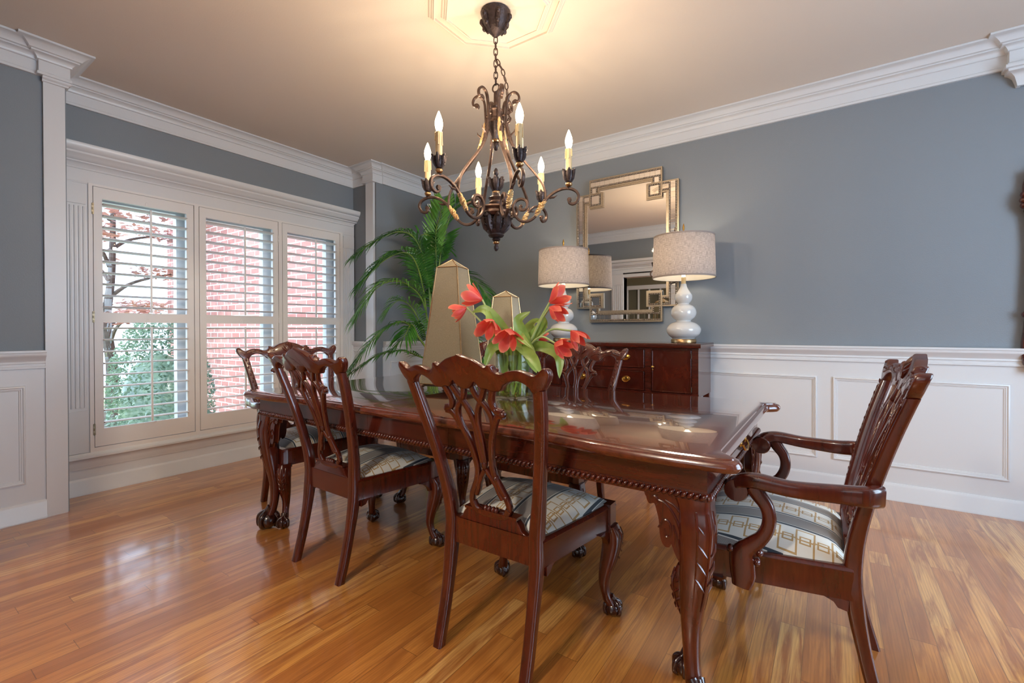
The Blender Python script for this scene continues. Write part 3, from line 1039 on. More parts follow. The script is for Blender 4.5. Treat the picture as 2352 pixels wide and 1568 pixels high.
    outl = [(u, v) for u, v in bot] + [(-u, v) for u, v in bot[::-1][1:]] + [(-u, v) for u, v in top] + [(u, v) for u, v in top[::-1][1:]]
    cb = MB(); cb.prism(outl, mp, -.017, .015, .0055)
    for s in (-1, 1):
        for (u, v, r) in ((.284, .003, .0105), (.276, -.016, .010), (.262, -.024, .009)):
            cb.ball(mp(s * u, v, 0), (r, r * 1.7, r), 8, 6)
        cb.ball(mp(s * .108, .012, -.003), (.010, .014, .008), 8, 5)
    cb.build('crest_rail', 'mahogany', root, smooth=50, flat_caps=False)
    b = MB()                                                        # shell and leaf carving on the front
    for k in range(-3, 4):
        a = k * .33
        b.tube([mp(math.sin(a) * .010, -.030 + .010 * math.cos(a), .015), mp(math.sin(a) * .032, -.030 + .045 * math.cos(a), .018), mp(math.sin(a) * .050, -.030 + .066 * math.cos(a), .012)], [.004, .0075, .004], 6)
    for s in (-1, 1):
        b.tube([mp(s * u, v, .014) for u, v in crv([(.070, -.040), (.10, -.025), (.14, -.022), (.19, -.010), (.23, -.020), (.262, -.030)], 4)], .0035, 5)
        for u, v in ((.09, -.01), (.115, .002), (.135, -.022), (.165, -.010), (.2, -.004), (.225, -.012), (.25, -.018)):
            b.ball(mp(s * u, v, .013), (.009, .005, .006), 7, 5)
    b.build('crest_carving', 'mahogany', root)
    # ---- pierced splat
    ZS0, ZS1 = .462, ZT - .052
    def ms(u, v, w_=0):
        z = ZS1 - v * (ZS1 - ZS0)
        return (u * W, back_y(z) - .012 * (1 - v) + w_, z)
    b = MB(); sec = rrect(1.0, 1.0, .3, 3)
    for pth, wd in STRAPS:
        for mir in (False, True):
            pp = crv(mirror_path(pth) if mir else pth, 6)
            b.sweep([ms(u, v, .0018 if mir else -.0012) for u, v in pp], sec, up=(0, 1, 0), sc=[(wd, .019)] * len(pp))
    for s in (-1, 1):
        b.ball(ms(s * .111, .19), (.013, .012, .011), 9, 6)
        b.ball(ms(s * .086, .165), (.010, .011, .009), 8, 6)
        b.ball(ms(s * .038, .70), (.010, .012, .012), 8, 6)
        b.ball(ms(s * .066, .84), (.011, .012, .010), 8, 6)
    b.ball(ms(0, .60), (.012, .012, .020), 8, 6)
    for u in (-.022, -.008, .008, .022): b.ball(ms(u, .965), (.0085, .011, .012), 8, 6)
    # bottom of the loop and shoe
    b.sweep([ms(u, v) for u, v in crv([(-.074, .93), (-.058, .985), (-.03, 1.0), (0, 1.0), (.03, 1.0), (.058, .985), (.074, .93)], 5)], sec, up=(0, 1, 0), sc=[(.024, .020)] * 31)
    b.build('splat', 'mahogany', root, smooth=50)
    b = MB()
    sh = [(-.150, .424), (-.135, .426), (-.122, .434), (-.112, .452), (-.104, .462), (-.100, .472), (.100, .472), (.104, .462), (.112, .452), (.122, .434), (.135, .426), (.150, .424)]
    b.prism([(u * W, v) for u, v in sh[::-1]], lambda u, v, w_: (u, ry + w_, v), -.014, .018, .003)
    b.box(-.106 * W, .106 * W, ry - .019, ry + .020, .466, .474)
    b.build('shoe', 'mahogany', root, smooth=35)
    # ---- front legs
    for s in (-1, 1):
        ang = math.radians(90 - s * 45)
        leg, foot = cabriole(.345, .034, .0165, .030, ang, (s * (fw - .030), fy - .030), foot_r=.031, top=.030)
        lo = leg.build('front_leg', 'mahogany', root, smooth=45)
        foot.build('claw_foot', 'mahogany_dark', lo, smooth=60)
    # ---- arms
    if arm:
        for s in (-1, 1):
            X0 = fw - .002
            pts = crv([(s * (.232 * W), -.252, .640), (s * (.262 * W), -.225, .643), (s * .296, -.165, .640), (s * .318, -.06, .640), (s * .322, .02, .648), (s * .312, .062, .640), (s * .306, .084, .620)], 6)
            wd = [lerp_tab([(0, .030), (.15, .034), (.4, .040), (.7, .046), (.9, .050), (1, .046)], i / (len(pts) - 1)) for i in range(len(pts))]
            hd = [lerp_tab([(0, .056), (.2, .050), (.5, .040), (.8, .038), (1, .034)], i / (len(pts) - 1)) for i in range(len(pts))]
            b = MB()
            b.sweep(pts, rrect(1, 1, .24, 3), up=(0, 0, 1), sc=list(zip(wd, hd)))
            # scrolled knuckle
            for k in range(5):
                b.lathe([(.0, -.007), (.030, -.006), (.033, 0), (.030, .006), (0, .007)], 16, (0, 0, 0))
                for q in range(len(b.v) - 16 * 5, len(b.v)):
                    x_, y_, z_ = b.v[q]
                    b.v[q] = (s * (.306 + (k - 2) * .0105) + z_, .074 + x_, .614 + y_)
            ao = b.build('arm', 'mahogany', root, smooth=50)
            b = MB()
            sp = crv([(.062, .338), (.058, .372), (.060, .410), (.056, .438), (.036, .462), (.012, .488), (-.004, .520), (-.008, .552), (.000, .584), (.018, .610), (.032, .632)], 5)
            n_ = len(sp)
            swd = [lerp_tab([(0, .050), (.10, .066), (.26, .068), (.36, .048), (.5, .036), (.75, .035), (1, .046)], i / (n_ - 1)) for i in range(n_)]
            b.sweep([(s * (X0 + .012 + .010 * i / n_), y, z) for i, (y, z) in enumerate(sp)], rrect(1, 1, .3, 3), up=(1, 0, 0), sc=[(a_, .030) for a_ in swd])
            b.ball((s * (X0 + .016), .090, .440), (.016, .012, .012), 8, 6)
            b.ball((s * (X0 + .016), .016, .446), (.016, .011, .013), 8, 6)
            b.ball((s * (X0 + .016), .022, .418), (.016, .010, .012), 8, 6)
            b.build('arm_support', 'mahogany', root, smooth=50)
    return root


side = make_chair(False)
armc = make_chair(True)
GS, GA = 'side chairs round the dining table', 'armchairs at the two table ends'
def place(src, first, x, y, rz, label, cat, grp):
    o = src if first else copy_tree(src)
    o.location = (x, y, 0); o.rotation_euler = (0, 0, rz)
    thing(o, label, cat, grp)
    return o
place(side, True, -.925, 1.420, math.radians(0.5), 'mahogany side chair with pierced back, nearest the camera, in front of the glass vase', 'chair', GS)
place(side, False, -1.872, 1.465, math.radians(-1.5), 'mahogany side chair with pierced back, left one on the near side of the table', 'chair', GS)
place(side, False, -1.235, 2.185, PI + math.radians(0), 'mahogany side chair across the table, before the brass sideboard pulls', 'chair', GS)
place(side, False, -1.955, 2.185, PI + math.radians(1), 'mahogany side chair across the table, mostly hidden behind the obelisks', 'chair', GS)
place(armc, True, -.150, 1.770, math.radians(90.5), 'mahogany armchair with striped seat, at the right table end by white wainscot', 'armchair', GA)
place(armc, False, -2.648, 1.668, math.radians(-90 - 5), 'mahogany armchair at the far left table end, before the shuttered window', 'armchair', GA)

# ================================================================== dining table
TX, TY, TH = -1.406, 1.785, .750
tbl = empty('dining_table', (TX, TY, 0), math.radians(0.0), 'long polished mahogany dining table on carved claw foot legs', 'table')
HX, HY = 1.205, .548
def edge_y(x):     # gently shaped long edges
    a = abs(x)
    return HY + lerp_tab([(0, -.010), (.55, -.010), (.70, -.004), (.82, .014), (.95, .022), (1.08, .020), (1.16, .014), (1.22, .004)], a)
def end_pts(sy):   # half of the shaped right end, from the long edge to the middle
    return [(1.165, .566), (1.200, .560), (1.222, .545), (1.228, .525), (1.220, .500), (1.200, .478), (1.186, .462), (1.184, .42), (1.184, .2), (1.184, 0)]
def top_outline(x0, x1):
    """outline of the top between two seams; the ends take the shaped ears"""
    lo, hi = [], []
    xs = [x0 + (x1 - x0) * i / 24 for i in range(25)]
    for x in xs:
        if abs(x) <= 1.16: lo.append((x, -edge_y(x))); hi.append((x, edge_y(x)))
    e = crv(end_pts(1), 3)
    right = [(x, -y) for x, y in e] + [(x, y) for x, y in e[::-1][1:]] if x1 > 1.16 else []
    left = [(-x, y) for x, y in e] + [(-x, -y) for x, y in e[::-1][1:]] if x0 < -1.16 else []
    return lo + right + hi[::-1] + left
def top_piece(name, x0, x1):
    o = top_outline(x0, x1)
    n = len(o); b = MB(); lay = []
    def inset(d):
        res = []
        for i in range(n):
            p, q, r = Vector(o[i - 1]), Vector(o[i]), Vector(o[(i + 1) % n])
            a = (q - p); c = (r - q)
            a = a.normalized() if a.length > 1e-7 else c.normalized(); c = c.normalized() if c.length > 1e-7 else a
            nn = Vector((-a.y - c.y, a.x + c.x)); nn = nn / max(nn.length, .2) if nn.length > 1e-6 else Vector((-a.y, a.x))
            x, y = q.x + nn.x * d, q.y + nn.y * d
            if abs(x0) < 1.16: x = max(x, x0) if abs(q.x - x0) > 1e-6 else x0
            if abs(x1) < 1.16: x = min(x, x1) if abs(q.x - x1) > 1e-6 else x1
            res.append((x, y))
        return res
    for d, z in ((.010, TH - .035), (.004, TH - .029), (0, TH - .021), (.002, TH - .013), (.007, TH - .007), (.014, TH - .0045), (.018, TH - .004), (.0195, TH - .0005), (.021, TH)):
        lay.append([(x, y, z) for x, y in inset(d)])
    b.rings(lay)
    return b.build(name, 'table_veneer', tbl, smooth=28)
top_piece('tabletop', -1.30, -.2415)
top_piece('table_leaf', -.2405, .2295)
top_piece('tabletop', .2305, 1.30)
# apron
AX, AY, AZ0, AZ1 = 1.140, .500, .632, .716
b = MB()
for x0, x1 in ((-AX, -.2405), (-.2395, .2295), (.2305, AX)):
    b.box(x0, x1, -AY, -AY + .022, AZ0, AZ1); b.box(x0, x1, AY - .022, AY, AZ0, AZ1)
b.box(-AX, -AX + .022, -AY + .022, AY - .022, AZ0, AZ1); b.box(AX - .022, AX, -AY + .022, AY - .022, AZ0, AZ1)
for x in (-.62, 0, .62): b.box(x - .03, x + .03, -AY + .02, AY - .02, AZ0 + .03, AZ1 - .002)
b.build('apron', 'mahogany_flat', tbl, smooth=0)
dr = MB().box(AX - .002, AX + .006, -.30, .30, .645, .708).build('drawer', 'mahogany_flat', tbl, smooth=0)
b = MB()
for s in (-1, 1): b.ball((AX + .012, s * .045, .680), (.008, .010, .012), 8, 6)
b.tube([(AX + .020, -.045, .678), (AX + .026, -.040, .662), (AX + .028, 0, .654), (AX + .026, .040, .662), (AX + .020, .045, .678)], .004, 6)
b.build('drawer_pull', 'brass', dr)
# gadroon rope along the lower edge
b = MB()
def gad(p, q, nrm):
    p, q = Vector(p), Vector(q); d = (q - p); L = d.length; d.normalize(); n = Vector(nrm)
    k = int(L / .0165)
    for i in range(k):
        c = p + d * (L * (i + .5) / k)
        m_ = Matrix((d * .72 + Vector((0, 0, -.70)), n, (d * .70 + Vector((0, 0, .72))))).transposed()
        b.ball(tuple(c + n * .004), (.0072, .011, .0138), 8, 5, m_)
    b.hexa([tuple(v) for v in (p - n * .014 + Vector((0, 0, -.014)), q - n * .014 + Vector((0, 0, -.014)), q + n * .004 + Vector((0, 0, -.014)), p + n * .004 + Vector((0, 0, -.014)),
                               p - n * .014 + Vector((0, 0, .012)), q - n * .014 + Vector((0, 0, .012)), q + n * .004 + Vector((0, 0, .012)), p + n * .004 + Vector((0, 0, .012)))])
gz = .629
gad((-AX, -AY, gz), (AX, -AY, gz), (0, -1, 0)); gad((AX, AY, gz), (-AX, AY, gz), (0, 1, 0))
gad((AX, -AY, gz), (AX, AY, gz), (1, 0, 0)); gad((-AX, AY, gz), (-AX, -AY, gz), (-1, 0, 0))
b.build('gadroon_molding', 'mahogany', tbl, smooth=60)
# legs with brackets
for sx_ in (-1, 1):
    for sy_ in (-1, 1):
        ang = math.atan2(sy_, sx_)
        leg, foot = cabriole(.618, .045, .0215, .032, ang, (sx_ * (AX - .050), sy_ * (AY - .050)), sq=.5, foot_r=.048, top=.047, cv=.8)
        for ax in (0, 1):      # scrolled ears either side, in the two apron planes
            def fn(u, v, w_, ax=ax):
                if ax == 0: return (sx_ * (AX - .008 - u), sy_ * (AY - .006 - w_), v)
                return (sx_ * (AX - .006 - w_), sy_ * (AY - .008 - u), v)
            ear = crv([(.0, .615), (.235, .615), (.245, .600), (.236, .585), (.222, .588), (.208, .585), (.198, .566), (.188, .540), (.184, .505), (.172, .478), (.152, .474), (.140, .490), (.128, .475), (.110, .450), (.085, .430), (.055, .43), (.02, .47)], 3, True)
            leg.prism([(q[0] * .62, q[1]) for q in ear], fn, .0, .030, .004)
            for sc_ in ([(.19, .520), (.165, .545), (.140, .535), (.138, .505), (.158, .500), (.162, .520)], [(.20, .598), (.16, .590), (.12, .560), (.09, .51), (.075, .45), (.07, .39)],
                        [(.16, .60), (.115, .585), (.075, .545), (.055, .49), (.05, .42)], [(.125, .535), (.115, .505), (.118, .475)], [(.105, .500), (.095, .470), (.100, .440)], [(.088, .465), (.080, .430), (.085, .405)], [(.075, .43), (.068, .395), (.07, .37)], [(.225, .600), (.205, .605), (.190, .592), (.198, .580)],
                        [(.05, .60), (.04, .575), (.055, .56), (.07, .575), (.06, .595)]):
                pp = crv(sc_, 5)
                leg.tube([fn(u * .64, v, -.0012) for u, v in pp], [.0040 * (1 - .45 * abs(2 * i / (len(pp) - 1) - 1)) for i in range(len(pp))], 6)
        lo = leg.build('table_leg', 'mahogany', tbl, smooth=45)
        foot.build('claw_foot', 'mahogany_dark', lo, smooth=60)

# ================================================================== sideboard
SBX, SY0, SY1, SZ0, SZ1 = -1.425, 3.300, 3.690, .605, .945
sb = empty('sideboard', (SBX, SY0, 0), 0, 'dark mahogany sideboard with brass pulls, against the back wall under the mirror', 'sideboard')
SW = .685; SD = SY1 - SY0
b = MB()
b.box(-SW, SW, .012, SD, SZ0, SZ1)
b.box(-SW, -SW + .042, 0, .012, SZ0 - .0, SZ1); b.box(SW - .042, SW, 0, .012, SZ0, SZ1)
for s in (-1, 1): b.box(min(s * .318, s * .362), max(s * .318, s * .362), 0, .012, SZ0, SZ1)
b.box(-SW, SW, 0.002, .012, SZ0, SZ0 + .022); b.box(-SW, SW, 0.002, .012, SZ1 - .014, SZ1); b.box(-.318, .318, 0, .012, .772, .792)
b.build('body', 'mahogany_flat', sb, smooth=0)
b = MB()
b.prism([(-SW - .020, -.022), (SW + .020, -.022), (SW + .020, SD + .005), (-SW - .020, SD + .005)], lambda u, v, w_: (u, v, w_), SZ1, SZ1 + .031, .004)
b.build('top', 'mahogany_flat', sb, smooth=20)
def loc_lathe(b, prof, c, seg=14, sx=1.0, sz=1.0):
    """turned boss whose axis points to -y"""
    rings = []
    for r, d in prof:
        rings.append([(c[0] + r * sx * math.cos(2 * PI * i / seg), c[1] - d, c[2] + r * sz * math.sin(2 * PI * i / seg)) for i in range(seg)])
    b.rings(rings)
for s in (-1, 1):
    u0, u1 = sorted((s * .368, s * (SW - .046)))
    b = MB(); b.box(u0, u1, -.004, .010, SZ0 + .026, SZ1 - .018)
    frame_sweep(b, (u0, u1, SZ0 + .026, SZ1 - .018), [(0, 0), (.002, .004), (.006, .004), (.008, 0)], lambda u, v, w_: (u, -.003 - w_, v))
    frame_sweep(b, (u0 + .028, u1 - .028, SZ0 + .054, SZ1 - .046), [(0, 0), (.001, .0012), (.003, .0012), (.004, 0)], lambda u, v, w_: (u, -.003 - w_, v))
    d_ = b.build('door', 'mahogany_flame', sb, smooth=0)
    b = MB(); hx = s * .376
    loc_lathe(b, [(.0, 0), (.008, 0), (.008, .003), (.004, .006), (.004, .010), (.009, .014), (.008, .019), (0, .021)], (hx, -.004, .806), 10)
    loc_lathe(b, [(0, 0), (.005, 0), (.005, .004), (0, .006)], (hx, -.004, .786), 8)
    b.build('door_knob', 'brass', d_)
    b = MB()
    for z in (.66, .89):
        hx = s * (SW - .044); b.tube([(hx, -.005, z - .018), (hx, -.005, z + .018)], .0035, 6)
    b.build('door_hinge', 'frame_dark', d_)
for z0, z1 in ((.796, .927), (.632, .768)):
    b = MB(); b.box(-.312, .312, -.004, .010, z0, z1)
    frame_sweep(b, (-.312, .312, z0, z1), [(0, 0), (.002, .004), (.006, .004), (.008, 0)], lambda u, v, w_: (u, -.003 - w_, v))
    d_ = b.build('drawer', 'mahogany_flame', sb, smooth=0)
    for s in (-1, 1):
        b = MB(); cx, cz = s * .178, (z0 + z1) / 2 + .012
        loc_lathe(b, [(.0, 0), (.030, 0), (.030, .002), (.027, .004), (.025, .0025), (.018, .003), (.016, .0045), (0, .005)], (cx, -.004, cz), 18, 1.0, .66)
        for q in (-1, 1): b.ball((cx + q * .026, -.012, cz + .002), (.0045, .008, .0045), 7, 5)
        b.tube([(cx - .026, -.016, cz + .002), (cx - .024, -.019, cz - .012), (cx - .012, -.021, cz - .021), (cx, -.021, cz - .023), (cx + .012, -.021, cz - .021), (cx + .024, -.019, cz - .012), (cx + .026, -.016, cz + .002)], .0026, 6)
        b.build('drawer_pull', 'brass', d_)
b = MB()
b.box(-.312, .312, -.001, .010, .607, .629)
b.build('lower_rail', 'mahogany_flat', sb, smooth=0)
for x, y in ((-SW + .024, .024), (SW - .024, .024), (-SW + .024, SD - .024), (SW - .024, SD - .024), (-.34, .024), (.34, .024)):
    b = MB(); b.rings([[(x + u * k, y + v * k, z) for u, v in rrect(.044, .044, .003, 1)] for k, z in ((.62, 0), (.78, .06), (.62, .10), (1.0, .600), (1.0, SZ0))])
    b.build('leg', 'mahogany', sb, smooth=20)

# ================================================================== mirror over the sideboard
mi = empty('wall_mirror', (0, YB, 0), 0, 'large gold beaded mirror with stepped corners, hanging over the sideboard', 'mirror')
Xa, Xb, Xc, Xd = -1.862, -1.736, -1.106, -.978      # wide left, tall left, tall right, wide right
Za, Zb, Zc, Zd = 1.136, 1.258, 2.252, 2.372
MC = ((Xa + Xd) / 2, (Za + Zd) / 2)
def half(b, x0, x1, z0, z1, y0=-.038, y1=0.0): b.box(x0, x1, y0, y1, z0, z1)
BWD = .088
sq = .120
b = MB()
half(b, Xb, Xc, Zd - BWD, Zd); half(b, Xb, Xc, Za, Za + BWD)                 # top and bottom bands
half(b, Xa, Xa + BWD, Zb, Zc); half(b, Xd - BWD, Xd, Zb, Zc)                # side bands
for xs0, xs1 in ((Xb, Xb + BWD), (Xc - BWD, Xc)):
    half(b, xs0, xs1, Zc - .002, Zd - BWD); half(b, xs0, xs1, Za + BWD, Zb + .002)
for zs0, zs1 in ((Zb, Zb + BWD), (Zc - BWD, Zc)):
    half(b, Xa + BWD, Xb + .002, zs0, zs1); half(b, Xc - .002, Xd - BWD, zs0, zs1)
for x0, x1 in ((Xb, Xb + sq), (Xc - sq, Xc)):
    for z0, z1 in ((Zb, Zb + sq), (Zc - sq, Zc)):
        half(b, x0, x1, z0, z1, -.044)
b.build('frame', 'frame_gold', mi, smooth=0)
# mirrored tiles set in the bands, dark beaded borders, beads
tiles, dark, beads = MB(), MB(), MB()
BEADS = []
def beads_done():
    global beads
    BEADS.append(beads); beads = MB()
def tile(x0, x1, z0, z1, y=-.0392): tiles.box(x0, x1, y, -.03, z0, z1)
def strip(x0, x1, z0, z1, yy=-.0405):
    dark.box(x0, x1, yy, -.03, z0, z1)
    L = max(x1 - x0, z1 - z0); n = max(2, int(L / .0125))
    for i in range(n):
        t = (i + .5) / n
        c = (x0 + (x1 - x0) * t, yy - .001, (z0 + z1) / 2) if x1 - x0 > z1 - z0 else ((x0 + x1) / 2, yy - .001, z0 + (z1 - z0) * t)
        beads.ball(c, .0047, 6, 4)
e, sw_ = .012, .013       # gold lip, then bead strip
def band_h(x0, x1, z0, z1):
    strip(x0, x1, z0 + e, z0 + e + sw_); beads_done(); strip(x0, x1, z1 - e - sw_, z1 - e); beads_done()
    n = max(1, round((x1 - x0) / .042))
    for i in range(n): tile(x0 + (x1 - x0) * i / n + .001, x0 + (x1 - x0) * (i + 1) / n - .001, z0 + e + sw_ + .001, z1 - e - sw_ - .001)
def band_v(x0, x1, z0, z1):
    strip(x0 + e, x0 + e + sw_, z0, z1); beads_done(); strip(x1 - e - sw_, x1 - e, z0, z1); beads_done()
    n = max(1, round((z1 - z0) / .042))
    for i in range(n): tile(x0 + e + sw_ + .001, x1 - e - sw_ - .001, z0 + (z1 - z0) * i / n + .001, z0 + (z1 - z0) * (i + 1) / n - .001)
for args in ((band_h, Xb + e, Xc - e, Zd - BWD, Zd), (band_h, Xb + e, Xc - e, Za, Za + BWD), (band_v, Xa, Xa + BWD, Zb + e, Zc - e), (band_v, Xd - BWD, Xd, Zb + e, Zc - e)):
    args[0](*args[1:])
for xs0, xs1 in ((Xb, Xb + BWD), (Xc - BWD, Xc)):
    band_v(xs0, xs1, Zc, Zd - BWD + e); band_v(xs0, xs1, Za + BWD - e, Zb)
for zs0, zs1 in ((Zb, Zb + BWD), (Zc - BWD, Zc)):
    band_h(Xa + BWD - e, Xb, zs0, zs1); band_h(Xc, Xd - BWD + e, zs0, zs1)
for x0, x1 in ((Xb, Xb + sq), (Xc - sq, Xc)):
    for z0, z1 in ((Zb, Zb + sq), (Zc - sq, Zc)):
        y = -.0462
        strip(x0 + e, x1 - e, z0 + e, z0 + e + sw_, y); strip(x0 + e, x1 - e, z1 - e - sw_, z1 - e, y)
        strip(x0 + e, x0 + e + sw_, z0 + e, z1 - e, y); strip(x1 - e - sw_, x1 - e, z0 + e, z1 - e, y); beads_done()
        tile(x0 + e + sw_ + .001, x1 - e - sw_ - .001, z0 + e + sw_ + .001, z1 - e - sw_ - .001, -.0452)
tiles.build('mirror_tiles', 'mirror_glass', mi, smooth=0)
dark.build('bead_border', 'frame_dark', mi, smooth=0)
for q in BEADS: q.build('bead_trim', 'bead_gold', mi, smooth=60)
b = MB(); b.box(Xa + .05, Xd - .05, -.022, -.005, Zb + .05, Zc - .05); b.box(Xb + .05, Xc - .05, -.0225, -.005, Za + .05, Zd - .05)
b.build('glass', 'mirror_glass', mi, smooth=0)
b = MB()      # silver step round the glass
iw, iz = BWD, BWD
for x0, x1, z0, z1 in ((Xb + BWD, Xc - BWD, Zd - BWD - .012, Zd - BWD), (Xb + BWD, Xc - BWD, Za + BWD, Za + BWD + .012), (Xa + BWD, Xa + BWD + .012, Zb + BWD, Zc - BWD), (Xd - BWD - .012, Xd - BWD, Zb + BWD, Zc - BWD)):
    b.box(x0, x1, -.030, -.01, z0, z1)
for x0, x1 in ((Xb - .0, Xb + sq + .010), (Xc - sq - .010, Xc)):
    for z0, z1 in ((Zb, Zb + sq + .010), (Zc - sq - .010, Zc)): b.box(x0, x1, -.034, -.01, z0, z1)
b.build('inner_step', 'frame_gold', mi, smooth=0)

# ================================================================== table lamps
def lamp(x, y, label):
    t = empty('table_lamp', (x, y, .9765), 0, label, 'lamp', 'white gourd lamps on the sideboard')
    b = MB(); b.lathe([(.0, 0), (.083, 0), (.087, .003), (.087, .022), (.084, .027), (.0, .027)], 40); b.build('base', 'gold_leaf', t)
    prof = [(.0, .027), (.070, .027), (.080, .034), (.098, .048), (.112, .066), (.119, .088), (.116, .108), (.103, .128), (.084, .143), (.064, .151), (.052, .156), (.050, .160), (.058, .167),
            (.074, .180), (.085, .199), (.088, .220), (.083, .243), (.070, .262), (.054, .273), (.041, .279), (.039, .284), (.046, .291), (.056, .306), (.061, .328), (.058, .348), (.047, .366), (.033, .386), (.024, .405), (.020, .420), (.019, .426), (.0, .427)]
    b = MB(); b.lathe(crv(prof, 3), 48); b.build('gourd_body', 'ceramic', t, smooth=60)
    b = MB(); b.lathe([(.0, .426), (.016, .426), (.016, .470), (.013, .474), (0, .475)], 16); b.build('neck', 'candle', t)
    b = MB()
    R0, R1, Z0, Z1 = .216, .208, .468, .770
    seg = 72; rings = [[(r * math.cos(2 * PI * i / seg), r * math.sin(2 * PI * i / seg), z) for i in range(seg)] for r, z in ((R0, Z0), (R0 + (R1 - R0) * .5, (Z0 + Z1) / 2), (R1, Z1))]
    b.rings(rings, cap=False)
    uv = [(2 * abs(i / seg - .5), k * .5) for k in range(3) for i in range(seg)]
    sh = b.build('shade', 'linen', t, smooth=60, uv=uv)
    b = MB(); b.rings([[(r * math.cos(2 * PI * i / seg), r * math.sin(2 * PI * i / seg), z) for i in range(seg)] for r, z in ((R0 - .003, Z0 + .001), (R1 - .003, Z1 - .001))], cap=False); b.build('shade_lining', 'shade_lining', sh, smooth=60)
    for r, z0, z1 in ((R0, Z0 - .001, Z0 + .011), (R1, Z1 - .010, Z1 + .001)):
        b = MB(); b.rings([[(rr * math.cos(2 * PI * i / seg), rr * math.sin(2 * PI * i / seg), z) for i in range(seg)] for rr, z in ((r - .003, z0), (r + .0015, z0), (r + .0015, z1), (r - .003, z1))], cap=False)
        b.build('shade_trim', 'linen_trim', sh, smooth=30)
    b = MB()
    for a in (0, 120, 240): b.tube([(0, 0, Z1 - .02), (R1 * math.cos(math.radians(a)), R1 * math.sin(math.radians(a)), Z1 - .006)], .002, 5)
    b.tube([(0, .0, .47), (.04, 0, .52), (.045, 0, .64), (.02, 0, .73), (0, 0, Z1 - .02)], .002, 5); b.tube([(0, 0, .47), (-.04, 0, .52), (-.045, 0, .64), (-.02, 0, .73), (0, 0, Z1 - .02)], .002, 5)
    b.build('harp', 'brass', t)
    b = MB(); b.lathe([(.0, .750), (.010, .750), (.010, .772), (.005, .778), (.005, .800), (.009, .806), (.006, .815), (.0085, .832), (.006, .848), (.003, .858), (.0, .866)], 12); b.build('finial', 'brass', t)
    b = MB(); b.lathe([(0, .475), (.013, .478), (.015, .50), (.026, .535), (.030, .56), (.024, .59), (0, .602)], 14); b.build('bulb', 'lamp_bulb', t)
    light('lamp_light', 'POINT', (0, 0, .62), 3.0, (1.0, .82, .60), size=.04, parent=t)
lamp(-.880, 3.470, 'white gourd table lamp with linen shade, right of the mirror')
lamp(-1.868, 3.480, 'white gourd table lamp with linen shade, left of the mirror behind the tulips')

# ================================================================== obelisks on the table
def obelisk(x, y, H, wb, wt, rz, label):
    t = empty('obelisk', (x, y, TH), rz, label, 'obelisk', 'mirrored obelisks on the table')
    h0, h1 = .045, H * .935
    b = MB(); b.hexa([(-wb, -wb, h0), (wb, -wb, h0), (wb, wb, h0), (-wb, wb, h0), (-wt, -wt, h1), (wt, -wt, h1), (wt, wt, h1), (-wt, wt, h1)])
    b.build('mirror_panels', 'antique_mirror', t, smooth=0)
    b = MB(); b.rings([[(-wt, -wt, h1), (wt, -wt, h1), (wt, wt, h1), (-wt, wt, h1)], [(-.001, -.001, H), (.001, -.001, H), (.001, .001, H), (-.001, .001, H)]])
    b.build('pyramid_cap', 'antique_mirror', t, smooth=0)
    b = MB(); sec = rrect(.0072, .0072, .002, 1); sec2 = rrect(.005, .005, .0015, 1)
    for sx_, sy_ in ((-1, -1), (1, -1), (1, 1), (-1, 1)):
        b.sweep([(sx_ * wb, sy_ * wb, h0), (sx_ * wt, sy_ * wt, h1)], sec); b.sweep([(sx_ * wt, sy_ * wt, h1), (0, 0, H)], sec2)
    for w_, z in ((wb, h0), (wt, h1)):
        c = [(-w_, -w_, z), (w_, -w_, z), (w_, w_, z), (-w_, w_, z)]
        for i in range(4): b.sweep([c[i], c[(i + 1) % 4]], sec2)
    b.build('gold_edging', 'gold_leaf', t, smooth=20)
    b = MB(); b.box(-wb + .004, wb - .004, -wb + .004, wb - .004, h0 - .012, h0 - .001); b.build('base_plate', 'frame_dark', t, smooth=0)
    for sx_, sy_ in ((-1, -1), (1, -1), (1, 1), (-1, 1)):
        b = MB(); a = math.atan2(sy_, sx_); d = Vector((math.cos(a), math.sin(a), 0)); c = Vector((sx_ * (wb - .006), sy_ * (wb - .006), 0))
        b.ball(tuple(c + d * .004 + Vector((0, 0, .014))), (.016, .016, .014), 10, 6)
        b.tube([c + Vector((0, 0, .040)) - d * .01, c + Vector((0, 0, .034)) + d * .012, c + Vector((0, 0, .022)) + d * .018], [.014, .013, .009], 8)
        for q in (-.7, 0, .7):
            e_ = Vector((math.cos(a + q), math.sin(a + q), 0)); b.tube([c + d * .004 + Vector((0, 0, .030)), c + d * .004 + e_ * .017 + Vector((0, 0, .018)), c + d * .004 + e_ * .016 + Vector((0, 0, .006))], [.006, .0055, .003], 6)
        b.build('paw_foot', 'foot_metal', t)
obelisk(-1.655, 1.845, .695, .124, .060, math.radians(13), 'taller mirrored obelisk with gold edges standing on the dining table')
obelisk(-1.535, 2.165, .545, .098, .055, math.radians(13), 'shorter mirrored obelisk with gold edges, behind the red tulips')

